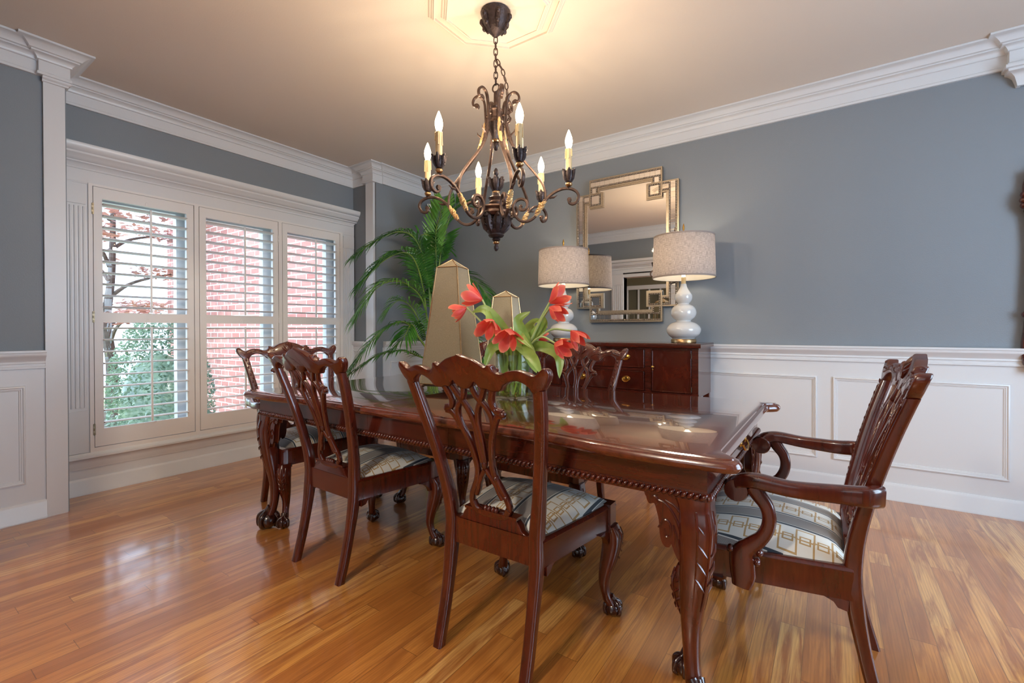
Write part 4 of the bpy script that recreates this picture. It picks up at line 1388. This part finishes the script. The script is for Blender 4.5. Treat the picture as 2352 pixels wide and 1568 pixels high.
# ================================================================== glass vase and tulips
VX, VY = -1.222, 1.795
v = empty('glass_vase', (VX, VY, TH), 0, 'clear glass cylinder vase of water holding the tulips', 'vase')
b = MB(); b.lathe([(.0, .0005), (.086, .0005), (.090, .004), (.0905, .205), (.0895, .209), (.0865, .209), (.086, .205), (.0855, .022), (.080, .018), (.0, .017)], 48); b.build('glass', 'vase_glass', v, smooth=50)
b = MB(); b.lathe([(.0, .019), (.080, .019), (.0848, .024), (.0848, .080), (.0, .080)], 40); b.build('water', 'water', v, smooth=30)
TULIPS = [
    ((-1.371, 1.740, 1.216), (-1.496, 1.700, 1.255), .92, .30, 'coral tulip leaning furthest left at the top, wide open'),
    ((-1.452, 1.720, 1.181), (-1.518, 1.680, 1.147), .80, .16, 'drooping coral tulip at far left, before the tall obelisk'),
    ((-1.284, 1.700, 1.118), (-1.253, 1.610, 1.040), .92, .30, 'open coral tulip hanging at left of the vase, facing the camera'),
    ((-1.168, 1.680, 1.075), (-1.140, 1.590, .985), .95, .34, 'open coral tulip drooping at centre over the vase rim'),
    ((-1.072, 1.860, 1.197), (-.996, 1.870, 1.240), .95, .26, 'upper of two coral tulips before the left lamp'),
    ((-1.047, 1.820, 1.174), (-.976, 1.810, 1.135), .85, .14, 'lower of two coral tulips before the left lamp'),
    ((-1.224, 1.950, 1.040), (-1.160, 2.000, 1.055), .80, .10, 'small coral tulip half hidden by leaves behind the vase'),
    ((-.960, 1.860, 1.068), (-.896, 1.850, 1.005), .85, .12, 'coral tulip at far right of the bunch on an arching stem'),
    ((-1.009, 1.800, 1.012), (-.925, 1.770, .980), .85, .20, 'coral tulip low on the right, over the far chair'),
]
rt = random.Random(5)
TL = {0: [1, 8], 1: [], 2: [4], 3: [3], 4: [0, 6], 5: [2], 6: [7], 7: [5], 8: [9]}
TLEAVES = [
    ((-1.264, 1.740, 0.925), (-1.299, 1.720, 1.067), (-1.353, 1.750, 1.191)),
    ((-1.146, 1.800, 0.986), (-1.193, 1.780, 1.107), (-1.139, 1.800, 1.156)),
    ((-1.134, 1.780, 0.987), (-1.126, 1.680, 1.047), (-1.004, 1.600, 0.996)),
    ((-1.218, 1.780, 1.005), (-1.046, 1.660, 0.956), (-0.971, 1.620, 0.890)),
    ((-1.264, 1.740, 0.965), (-1.254, 1.660, 0.988), (-1.268, 1.620, 0.900)),
    ((-1.100, 1.820, 0.986), (-0.998, 1.800, 0.960), (-0.976, 1.780, 0.860)),
    ((-1.172, 1.840, 1.005), (-1.112, 1.860, 1.086), (-1.088, 1.840, 1.136)),
    ((-1.247, 1.860, 1.003), (-1.185, 1.900, 1.098), (-1.100, 1.840, 1.110)),
    ((-1.244, 1.800, 1.004), (-1.340, 1.740, 1.159), (-1.417, 1.720, 1.159)),
    ((-1.108, 1.740, 0.989), (-1.055, 1.680, 0.936), (-1.019, 1.660, 0.890)),
]
for i, (neck, tip, sc_, opn, lab) in enumerate(TULIPS):
    t = empty('tulip', (VX, VY, TH), 0, lab, 'flower', 'coral tulips in the vase')
    O = Vector((VX, VY, TH)); nk = Vector(neck) - O; ax = (Vector(tip) - Vector(neck)).normalized()
    foot = Vector((rt.uniform(-.05, .05), rt.uniform(-.05, .05), .024))
    rim = Vector((nk.x, nk.y, 0)); rim = rim.normalized() * .055 if rim.length > .055 else rim; rim.z = .205
    mid = rim.lerp(nk, .5) + Vector((0, 0, .055 if nk.z < .34 else .02))
    st = crv([foot, rim, mid, nk], 7)
    MB().tube(st, .0048, 7).build('stem', 'tulip_stem', t, smooth=60)
    # petals: three inner, three outer, cupped round the axis
    a0 = Vector((0, 0, 1)) if abs(ax.z) < .9 else Vector((1, 0, 0))
    e1 = a0.cross(ax).normalized(); e2 = ax.cross(e1)
    L = .104 * sc_
    for k in range(6):
        th = k * PI / 3 + i * .7; inner = k % 2
        o_k = opn * (.75 if inner else 1.0) * rt.uniform(.7, 1.3)
        vs, uv = [], []; nu, nv = 7, 10
        for jv in range(nv + 1):
            q = jv / nv
            wd_ = math.sin(PI * min(.99, .06 + .90 * q ** .72)) ** .75 * 1.02
            rad = L * (.06 + .42 * math.sin(min(1.0, q * 1.25) * PI / 2) - .16 * q * q + o_k * q * q * 1.15) * (.90 if inner else 1.0)
            hgt = L * (q * 1.02 - o_k * q * q * .35)
            for iu in range(nu + 1):
                u = iu / nu * 2 - 1
                an = th + u * wd_ * .62
                cup = 1.0 - .10 * u * u * (1 - q) + .06 * u * u * q
                p = nk + ax * (hgt - .05 * L * u * u * q) + (e1 * math.cos(an) + e2 * math.sin(an)) * rad * cup
                vs.append(p); uv.append((iu / nu, q))
        fs = [(a, a + 1, a + nu + 2, a + nu + 1) for jv in range(nv) for a in range(jv * (nu + 1), jv * (nu + 1) + nu)]
        b = MB(); b.add(vs, fs); b.build('petal', 'petal', t, smooth=80, uv=uv)
    for li in TL[i]:
        p0, p1, p2 = (Vector(q) - O for q in TLEAVES[li])
        base = Vector((p0.x, p0.y, 0)); base = base.normalized() * min(base.length, .05); base.z = .12
        pts = [Vector(q) for q in crv([base, base.lerp(p0, .6) + Vector((0, 0, .05)), p1, p2], 7)]
        vs = []; n_ = len(pts)
        cam_d_ = Vector((.55, -.75, .35))
        for q, p in enumerate(pts):
            T = (pts[min(q + 1, n_ - 1)] - pts[max(q - 1, 0)]).normalized()
            sd = T.cross(cam_d_).normalized(); nn = sd.cross(T)
            f_ = q / (n_ - 1); wl = .026 * (math.sin(PI * min(1, .12 + .88 * f_ ** 1.15)) ** .8) + .001
            for u in (-1, -.5, 0, .5, 1): vs.append(p + sd * wl * u - nn * (-.010 * abs(u) ** 1.5 * math.sin(PI * f_)))
        fs = [(a, a + 1, a + 6, a + 5) for q in range(n_ - 1) for a in range(q * 5, q * 5 + 4)]
        MB().add(vs, fs).build('leaf', 'tulip_leaf', t, smooth=80)

# ================================================================== potted palm in the corner
PX_, PY_ = -3.17, 3.24
pl = empty('potted_palm', (PX_, PY_, 0), 0, 'tall potted areca palm with arching green fronds in the room corner', 'plant')
b = MB(); b.lathe([(.0, 0), (.13, 0), (.15, .02), (.19, .30), (.20, .33), (.20, .36), (.185, .365), (.18, .33), (.0, .32)], 32); b.build('pot', 'pot', pl)
b = MB(); b.lathe([(.0, .322), (.180, .332), (.10, .345), (.0, .35)], 24); b.build('soil', 'soil', pl)
FRONDS = [
    ([(-3.176, 3.300, 0.894), (-3.148, 3.280, 1.529), (-3.128, 3.250, 1.985), (-3.029, 3.200, 2.128), (-2.890, 3.100, 2.239)], .78, .22),
    ([(-3.197, 3.250, 0.895), (-3.174, 3.200, 1.482), (-3.215, 3.100, 1.888), (-3.287, 2.950, 1.986), (-3.410, 2.750, 1.876), (-3.534, 2.600, 1.722)], .42, .20),
    ([(-3.226, 3.250, 0.895), (-3.176, 3.150, 1.354), (-3.124, 3.000, 1.664), (-3.120, 2.850, 1.762), (-3.232, 2.700, 1.677), (-3.366, 2.550, 1.463)], .42, .26),
    ([(-3.177, 3.200, 0.897), (-3.138, 3.100, 1.309), (-3.146, 2.950, 1.462), (-3.150, 2.750, 1.504), (-3.215, 2.600, 1.421), (-3.293, 2.450, 1.176)], .42, .24),
    ([(-3.137, 3.200, 0.857), (-3.150, 3.100, 1.065), (-3.147, 2.950, 1.283), (-3.208, 2.850, 1.340), (-3.266, 2.750, 1.221)], .45, .20),
    ([(-3.099, 3.150, 0.778), (-3.088, 3.000, 0.985), (-3.124, 2.850, 1.143), (-3.207, 2.700, 1.085), (-3.282, 2.550, 0.917), (-3.385, 2.450, 0.696)], .38, .20),
    ([(-3.078, 3.100, 0.741), (-3.093, 2.950, 0.848), (-3.126, 2.800, 0.893), (-3.235, 2.650, 0.858), (-3.364, 2.500, 0.730)], .30, .17),
    ([(-3.195, 3.320, 0.893), (-3.145, 3.350, 1.406), (-2.973, 3.380, 1.602), (-2.747, 3.400, 1.515), (-2.578, 3.400, 1.344)], .42, .26),
    ([(-3.164, 3.300, 0.852), (-3.015, 3.300, 0.981), (-2.824, 3.300, 1.043), (-2.694, 3.300, 0.964), (-2.567, 3.280, 0.821)], .35, .20),
    ([(-3.208, 3.340, 0.978), (-3.182, 3.360, 1.752), (-3.101, 3.400, 2.150), (-2.977, 3.420, 2.300), (-2.813, 3.400, 2.240)], .62, .20),
    ([(-3.238, 3.340, 0.935), (-3.329, 3.400, 1.593), (-3.420, 3.450, 1.918), (-3.375, 3.500, 2.020), (-3.218, 3.500, 1.896)], .55, .22),
    ([(-3.226, 3.340, 0.892), (-3.243, 3.360, 1.368), (-3.125, 3.360, 1.577), (-3.221, 3.400, 1.499), (-3.393, 3.420, 1.376)], .50, .22),
    ([(-3.177, 3.200, 0.814), (-3.116, 3.000, 1.025), (-3.094, 2.900, 1.124), (-3.070, 2.800, 1.027), (-3.119, 2.720, 0.915)], .45, .18),
    ([(-3.211, 3.300, 0.936), (-3.206, 3.250, 1.403), (-3.260, 3.200, 1.782), (-3.237, 3.150, 1.960), (-3.171, 3.200, 1.982), (-3.077, 3.250, 1.875)], .60, .22),
]
rp = random.Random(3)
for k, (pts, bare, ll) in enumerate(FRONDS):
    a = k * 2.4
    base = Vector((.07 * math.cos(a), .07 * math.sin(a), .335))
    P0 = Vector((PX_, PY_, 0))
    q = [base] + [Vector(p) - P0 for p in pts]
    q[1] = q[1] * .75 + Vector((base.x, base.y, q[1].z)) * .25
    c = [Vector(p) for p in crv(q, 12)]
    n_ = len(c)
    b = MB(); b.tube(c, [.0125 - .0105 * (i / (n_ - 1)) ** .8 for i in range(n_)], 7)
    st = b.build('frond_stem', 'palm_stem', pl, smooth=60)
    acc = [0.0]
    for i in range(1, n_): acc.append(acc[-1] + (c[i] - c[i - 1]).length)
    tot = acc[-1]; s0 = tot * (.36 + bare * .45); step = .022 if k else .034
    b = MB(); s = s0
    def at(s):
        for i in range(1, n_):
            if s <= acc[i]: return c[i - 1].lerp(c[i], (s - acc[i - 1]) / max(acc[i] - acc[i - 1], 1e-6)), (c[i] - c[i - 1]).normalized()
        return c[-1], (c[-1] - c[-2]).normalized()
    while s < tot - .002:
        p, T = at(s); f_ = (s - s0) / (tot - s0)
        L = ll * (.35 + 1.0 * math.sin(PI * (.10 + .80 * f_)) ** .8) * .82
        up = Vector((0, 0, 1)); sd0 = T.cross(up)
        sd0 = sd0.normalized() if sd0.length > .25 else Vector((.83, .56, 0)) - T * T.dot(Vector((.83, .56, 0)))
        sd0.normalize(); nr = sd0.cross(T).normalized()
        for sg in (-1, 1):
            d = (sd0 * sg * .80 + T * ((.55 if k else .95) + .45 * f_) + nr * rp.uniform(.05, .35)).normalized()
            dr_ = .42 if k not in (0, 9) else .06
            tip = p + d * L + Vector((0, 0, -L * dr_ * rp.uniform(.7, 1.25)))
            m1 = p + d * L * .35 + Vector((0, 0, -L * .02)); m2 = p + d * L * .70 + Vector((0, 0, -L * dr_ * .38))
            wv_ = nr.cross(d).normalized() * (.0100 if k else .0120) * rp.uniform(.85, 1.15)
            g = nr * -.003
            vs = [p, m1 - wv_, m1 + g, m1 + wv_, m2 - wv_ * .85, m2 + g, m2 + wv_ * .85, tip]
            b.add(vs, [(0, 1, 2), (0, 2, 3), (1, 4, 5, 2), (2, 5, 6, 3), (4, 7, 5), (5, 7, 6)])
        s += step
    b.build('frond_leaflets', 'palm_leaf_light' if k in (0, 3, 4) else 'palm_leaf', st, smooth=0)

# ================================================================== chandelier
ch = empty('chandelier', (CHX, CHY, 0), 0, 'six arm wrought iron chandelier with candle bulbs hanging over the table', 'chandelier')
Z_CAN = ZC - .030
b = MB()
b.lathe([(.0, Z_CAN), (.070, Z_CAN), (.076, Z_CAN - .006), (.072, Z_CAN - .020), (.066, Z_CAN - .045), (.052, Z_CAN - .078), (.034, Z_CAN - .100), (.018, Z_CAN - .114), (.010, Z_CAN - .124), (.0, Z_CAN - .126)], 24)
for k in range(6):
    a = k * PI / 3 + .3
    for z, r, s in ((.036, .074, .013), (.072, .060, .012)):
        b.ball((r * math.cos(a), r * math.sin(a), Z_CAN - z), (s, s, s * 1.2), 7, 5)
    b.tube([(.06 * math.cos(a), .06 * math.sin(a), Z_CAN - .02), (.066 * math.cos(a), .066 * math.sin(a), Z_CAN - .05), (.04 * math.cos(a), .04 * math.sin(a), Z_CAN - .098)], [.014, .013, .006], 6)
b.build('canopy', 'iron_dark', ch)
def link(b, c, L, W_, rz, tilt=Vector((0, 0, 1))):
    pts = []
    z_ = tilt.normalized(); x0 = Vector((math.cos(rz), math.sin(rz), 0)); x_ = (x0 - z_ * x0.dot(z_)).normalized()
    for i in range(14):
        a = 2 * PI * i / 14
        pts.append(Vector(c) + x_ * W_ * math.cos(a) + z_ * (L * math.sin(a) + (.35 * L if math.sin(a) > 0 else -.35 * L) * min(1, abs(math.sin(a)) * 2)))
    b.tube(pts, .0028, 6, loop=True)
b = MB(); z = Z_CAN - .140; k = 0
while z > 2.315:
    link(b, (0, 0, z), .0145, .0095, .4 + (k % 2) * PI / 2); z -= .0295; k += 1
sw = crv([(.004, .004, 2.43), (.030, .022, 2.37), (.048, .030, 2.28), (.050, .030, 2.20), (.062, .032, 2.13), (.045, .02, 2.10)], 5)
for i in range(0, len(sw) - 1, 2):
    p, q = Vector(sw[i]), Vector(sw[min(i + 2, len(sw) - 1)])
    link(b, (p + q) / 2, .0125, .0085, i * .8, (q - p) if (q - p).length > 1e-5 else Vector((0, 0, 1)))
b.build('chain', 'iron', ch)
b = MB()
ring_ = [(.020 * math.cos(2 * PI * i / 16), 0, 2.290 + .020 * math.sin(2 * PI * i / 16)) for i in range(16)]
b.tube(ring_, .004, 7, loop=True)
b.lathe([(.0, 2.272), (.010, 2.270), (.011, 2.215), (.014, 2.205), (.017, 2.198), (.014, 2.190), (.020, 2.185), (.032, 2.180), (.036, 2.172), (.032, 2.165), (.032, 2.135), (.038, 2.128), (.038, 2.120), (.028, 2.112), (.0, 2.11)], 20)
b.build('upper_hub', 'iron', ch)
b = MB()
b.lathe([(.0, 2.115), (.030, 2.113), (.031, 2.09), (.026, 2.06), (.022, 2.04), (.018, 2.030), (.0, 2.028)], 18, lobes=6, amp=.10)
for k in range(6):
    a = k * PI / 3; b.tube([(.030 * math.cos(a), .030 * math.sin(a), 2.112), (.032 * math.cos(a), .032 * math.sin(a), 2.07), (.020 * math.cos(a), .020 * math.sin(a), 2.035)], [.008, .008, .003], 6)
b.lathe([(.0, 2.022), (.010, 2.018), (.016, 2.003), (.014, 1.990), (.008, 1.978), (0, 1.974)], 12)
b.build('upper_leaf_cup', 'iron_dark', ch)
b = MB(); b.lathe([(.0, 2.032), (.017, 2.031), (.020, 2.024), (.017, 2.017), (.0, 2.016)], 16); b.build('upper_gold_ring', 'gold_leaf', ch)
# lower column
b = MB()
b.lathe([(.0, 1.742), (.030, 1.742), (.040, 1.736), (.034, 1.728), (.030, 1.722), (.036, 1.712), (.030, 1.700), (.052, 1.694), (.080, 1.688), (.084, 1.680), (.080, 1.674), (.074, 1.668), (.076, 1.655), (.070, 1.648), (.062, 1.640), (.0, 1.638)], 32)
b.build('lower_hub', 'iron', ch)
def leafcup(b, r, z1, z0, c=(0, 0), n=6, drop=.6):
    """acanthus cup: flared leaves round a tapering core, tips curled out at the top"""
    H = z1 - z0
    b.lathe([(.0, z1 - .12 * H), (r * .80, z1 - .10 * H), (r * .82, z1 - .4 * H), (r * .70, z0 + .25 * H), (r * .45, z0), (0, z0)], 16, (c[0], c[1], 0))
    for k in range(n):
        a = 2 * PI * k / n
        def pt(rr, z, da=0): return (c[0] + rr * math.cos(a + da), c[1] + rr * math.sin(a + da), z)
        b.tube([pt(r * .50, z0 + .04 * H), pt(r * .80, z0 + .35 * H), pt(r * .92, z1 - .28 * H), pt(r * 1.02, z1 - .04 * H), pt(r * 1.22, z1 - .02 * H), pt(r * 1.24, z1 - .10 * H)], [r * .16, r * .26, r * .28, r * .24, r * .18, r * .08], 6)
        for s_ in (-1, 1):
            for t in (.35, .55, .75): b.tube([pt(r * .88, z0 + t * H, 0), pt(r * .95, z0 + (t + .16) * H, s_ * .30)], [r * .09, r * .07], 5)
b = MB()
leafcup(b, .036, 1.835, 1.775)
b.lathe([(.0, 1.780), (.016, 1.778), (.016, 1.764), (.022, 1.752), (.026, 1.740), (.0, 1.738)], 16)
b.lathe([(.0, 1.835), (.012, 1.835), (.014, 1.842), (.008, 1.848), (.010, 1.852), (.014, 1.862), (.012, 1.874), (.005, 1.886), (.0, 1.889)], 12)
b.build('column_finial', 'iron_dark', ch)
b = MB()
leafcup(b, .066, 1.640, 1.560, n=8)
b.lathe([(.0, 1.580), (.046, 1.578), (.050, 1.570), (.045, 1.562), (.038, 1.556), (.040, 1.548), (.034, 1.540), (.020, 1.536), (.0, 1.534)], 20)
for k in range(8):
    a = 2 * PI * k / 8; b.ball((.050 * math.cos(a), .050 * math.sin(a), 1.582), (.014, .014, .010), 7, 5)
b.lathe([(.0, 1.536), (.018, 1.534), (.022, 1.528), (.018, 1.522), (.0, 1.520)], 14)
b.lathe([(.0, 1.505), (.008, 1.504), (.008, 1.498), (.012, 1.492), (.012, 1.482), (.007, 1.472), (0, 1.468)], 12)
b.build('lower_urn', 'iron_dark', ch)
b = MB()
for z, r in ((1.764, .020), (1.513, .017)): b.ball((0, 0, z), (r, r, r * .62), 16, 8)
b.build('lower_gold_bead', 'gold_leaf', ch)
ARM = [(.134, 1.692), (.124, 1.686), (.126, 1.674), (.138, 1.668), (.154, 1.676), (.160, 1.694), (.150, 1.716), (.126, 1.724), (.100, 1.712), (.088, 1.682), (.096, 1.646), (.122, 1.618), (.154, 1.610), (.186, 1.622), (.208, 1.646), (.232, 1.684), (.262, 1.722),
       (.298, 1.748), (.336, 1.761), (.372, 1.760), (.402, 1.744), (.414, 1.718), (.404, 1.694), (.384, 1.684), (.368, 1.692), (.368, 1.706), (.378, 1.710)]
STRAP = [(.094, 2.196), (.090, 2.208), (.100, 2.216), (.114, 2.210), (.120, 2.228), (.112, 2.248), (.092, 2.258), (.070, 2.246), (.058, 2.214), (.054, 2.160), (.053, 2.100), (.064, 2.040), (.098, 1.972), (.146, 1.910), (.196, 1.850), (.234, 1.796), (.250, 1.752), (.252, 1.716)]
A0 = math.radians(-12 + 34.6)
for k in range(6):
    a = A0 + k * PI / 3
    def R(r, z, off=0.0, a=a): return (r * math.cos(a) - off * math.sin(a), r * math.sin(a) + off * math.cos(a), z)
    nrm = (-math.sin(a), math.cos(a), 0)
    b = MB(); pts = crv(ARM, 4)
    b.sweep([R(*p) for p in pts], rrect(.0130, .0150, .0025, 1), up=nrm)
    for p in (ARM[2], ARM[-2]):
        b.rings([[Vector(R(p[0] + .011 * math.cos(t), p[1] + .011 * math.sin(t), o_)) for t in [2 * PI * i / 12 for i in range(12)]] for o_ in (-.0062, .0062)])
    b.tube([R(.270, 1.722), R(.292, 1.722), R(.310, 1.732)], [.007, .005, .001], 6)
    am = b.build('arm', 'iron', ch, smooth=35)
    b = MB()        # twisted gilt leaf wrap
    wr = crv([(.200, 1.634), (.216, 1.660), (.234, 1.688), (.252, 1.711)], 6)
    b.sweep([R(*p) for p in wr], rrect(.024, .018, .004, 1), sc=[.6 + .5 * math.sin(PI * i / 18) + .12 * (i % 2) for i in range(19)], twist=.45)
    b.build('leaf_wrap', 'iron_gold', am, smooth=30)
    b = MB(); cx, cy, _ = R(.366, 0)
    leafcup(b, .028, 1.850, 1.794, (cx, cy)); b.lathe([(.0, 1.768), (.012, 1.766), (.008, 1.760), (.008, 1.756), (.0, 1.755)], 10, (cx, cy, 0)); b.build('candle_cup', 'iron_dark', am)
    b = MB(); b.ball((cx, cy, 1.781), (.0175, .0175, .0125), 14, 8); b.build('gold_bead', 'gold_leaf', am)
    b = MB(); b.lathe([(.0, 1.835), (.0155, 1.835), (.0150, 1.952), (.012, 1.955), (.0, 1.956)], 16, (cx, cy, 0))
    for q in range(5):
        an = q * 1.3 + k; zz = 1.95 - .012 * (q % 3)
        b.tube([(cx + .0150 * math.cos(an), cy + .0150 * math.sin(an), 1.953), (cx + .0162 * math.cos(an), cy + .0162 * math.sin(an), zz - .01), (cx + .0160 * math.cos(an), cy + .0160 * math.sin(an), zz - .035 - .01 * (q % 2))], [.003, .003, .004], 5)
    b.build('candle_sleeve', 'candle', am)
    b = MB(); b.lathe([(.0, 1.956), (.011, 1.957), (.016, 1.972), (.0185, 1.990), (.016, 2.008), (.010, 2.026), (.004, 2.042), (0, 2.048)], 14, (cx, cy, 0)); b.build('flame_bulb', 'flame_bulb', am, smooth=60)
    light('bulb_light', 'POINT', (cx, cy, 1.992), 15.5, (1.0, .77, .52), size=.018, parent=ch)
    b = MB(); pts = crv(STRAP, 4)
    b.sweep([R(*p) for p in pts], rrect(.0105, .0150, .0022, 1), up=nrm)
    b.rings([[Vector(R(.098 + .010 * math.cos(t), 2.207 + .010 * math.sin(t), o_)) for t in [2 * PI * i / 12 for i in range(12)]] for o_ in (-.0062, .0062)])
    b.tube([R(.075, 2.045), R(.094, 2.062), R(.098, 2.076)], [.006, .004, .001], 5)
    b.tube([R(.032, 2.15), R(.054, 2.150)], .005, 6)
    b.build('scroll_strap', 'iron', ch, smooth=35)
    b = MB()
    lw = crv([(.056, 2.120), (.060, 2.075), (.076, 2.022), (.092, 1.985)], 6)
    b.sweep([R(*p) for p in lw], rrect(.017, .017, .004, 1), sc=[.45 + .55 * math.sin(PI * (i + 1) / 20) + .10 * (i % 3) for i in range(19)], twist=.3)
    b.build('strap_leaf', 'iron_gold' if k % 2 else 'iron', ch, smooth=30)

# ================================================================== fill pendant added in the hall behind the camera to brighten the floor
hp = empty('fill_pendant', (-.9, -1.15, 0), 0, 'round glass pendant added unseen in the hall to brighten the near floor', 'lamp')
b = MB(); b.lathe([(.0, ZC), (.06, ZC), (.055, ZC - .02), (.008, ZC - .03), (.008, 2.36), (.05, 2.35), (.055, 2.32), (.0, 2.31)], 20); b.build('stem', 'iron', hp)
b = MB(); b.ball((0, 0, 2.22), (.13, .13, .12), 24, 14); b.build('globe', 'fill_globe', hp, smooth=80)
light('hall_pendant_fill', 'POINT', (0, 0, 2.22), 160, (1.0, .89, .74), size=.11, parent=hp)

# ================================================================== small fittings
sn = empty('motion_sensor', (XLF + .10, YB - .085, 2.455), math.radians(-45), 'small white ribbed corner sensor under the crown moulding', 'sensor')
b = MB()
b.rings([[(-.020, -.030, -.055), (.020, -.030, -.055), (.018, .020, -.055), (-.018, .020, -.055)], [(-.042, -.034, .03), (.042, -.034, .03), (.036, .030, .03), (-.036, .030, .03)]])
for q in range(4): b.box(-.026 - .004 * q, .026 + .004 * q, -.0345 - .0005 * q, -.030, -.04 + .02 * q, -.034 + .02 * q)
b.build('housing', 'plastic_white', sn, smooth=20)
sn.location = (XLF + .036, YB - .036, 2.43)
# carved frame on the back wall at the right edge of the view
wf = empty('carved_wall_frame', (1.306, YB, 1.45), 0, 'carved mahogany wall mirror only just in view at the right edge', 'mirror')
b = MB()
out_ = crv([(-.40, -.62), (0, -.66), (.40, -.62), (.42, -.3), (.41, .1), (.43, .42), (.36, .52), (.18, .56), (0, .68), (-.18, .56), (-.36, .52), (-.43, .42), (-.41, .1), (-.42, -.3)], 5, True)
b.prism(out_, lambda u, v, w_: (u, -w_, v), .004, .045, .008)
b.build('board', 'mahogany', wf, smooth=40)
b = MB(); b.prism(crv([(-.30, -.5), (.30, -.5), (.32, 0), (.30, .38), (0, .46), (-.30, .38), (-.32, 0)], 5, True), lambda u, v, w_: (u, -w_, v), .044, .048, 0); b.build('glass', 'mirror_glass', wf, smooth=0)
b = MB()
for s in (-1, 1):
    for u, v, r in ((.425, .36, .022), (.435, .33, .016), (.428, .30, .020), (.420, .27, .014), (.40, .47, .024), (.36, .52, .02), (.20, .57, .02), (.42, -.3, .02), (.40, -.6, .022)):
        b.ball((s * u, -.045, v), (r, .02, r), 8, 6)
b.ball((0, -.045, .66), (.05, .025, .06), 10, 6)
b.build('carving', 'mahogany', wf)
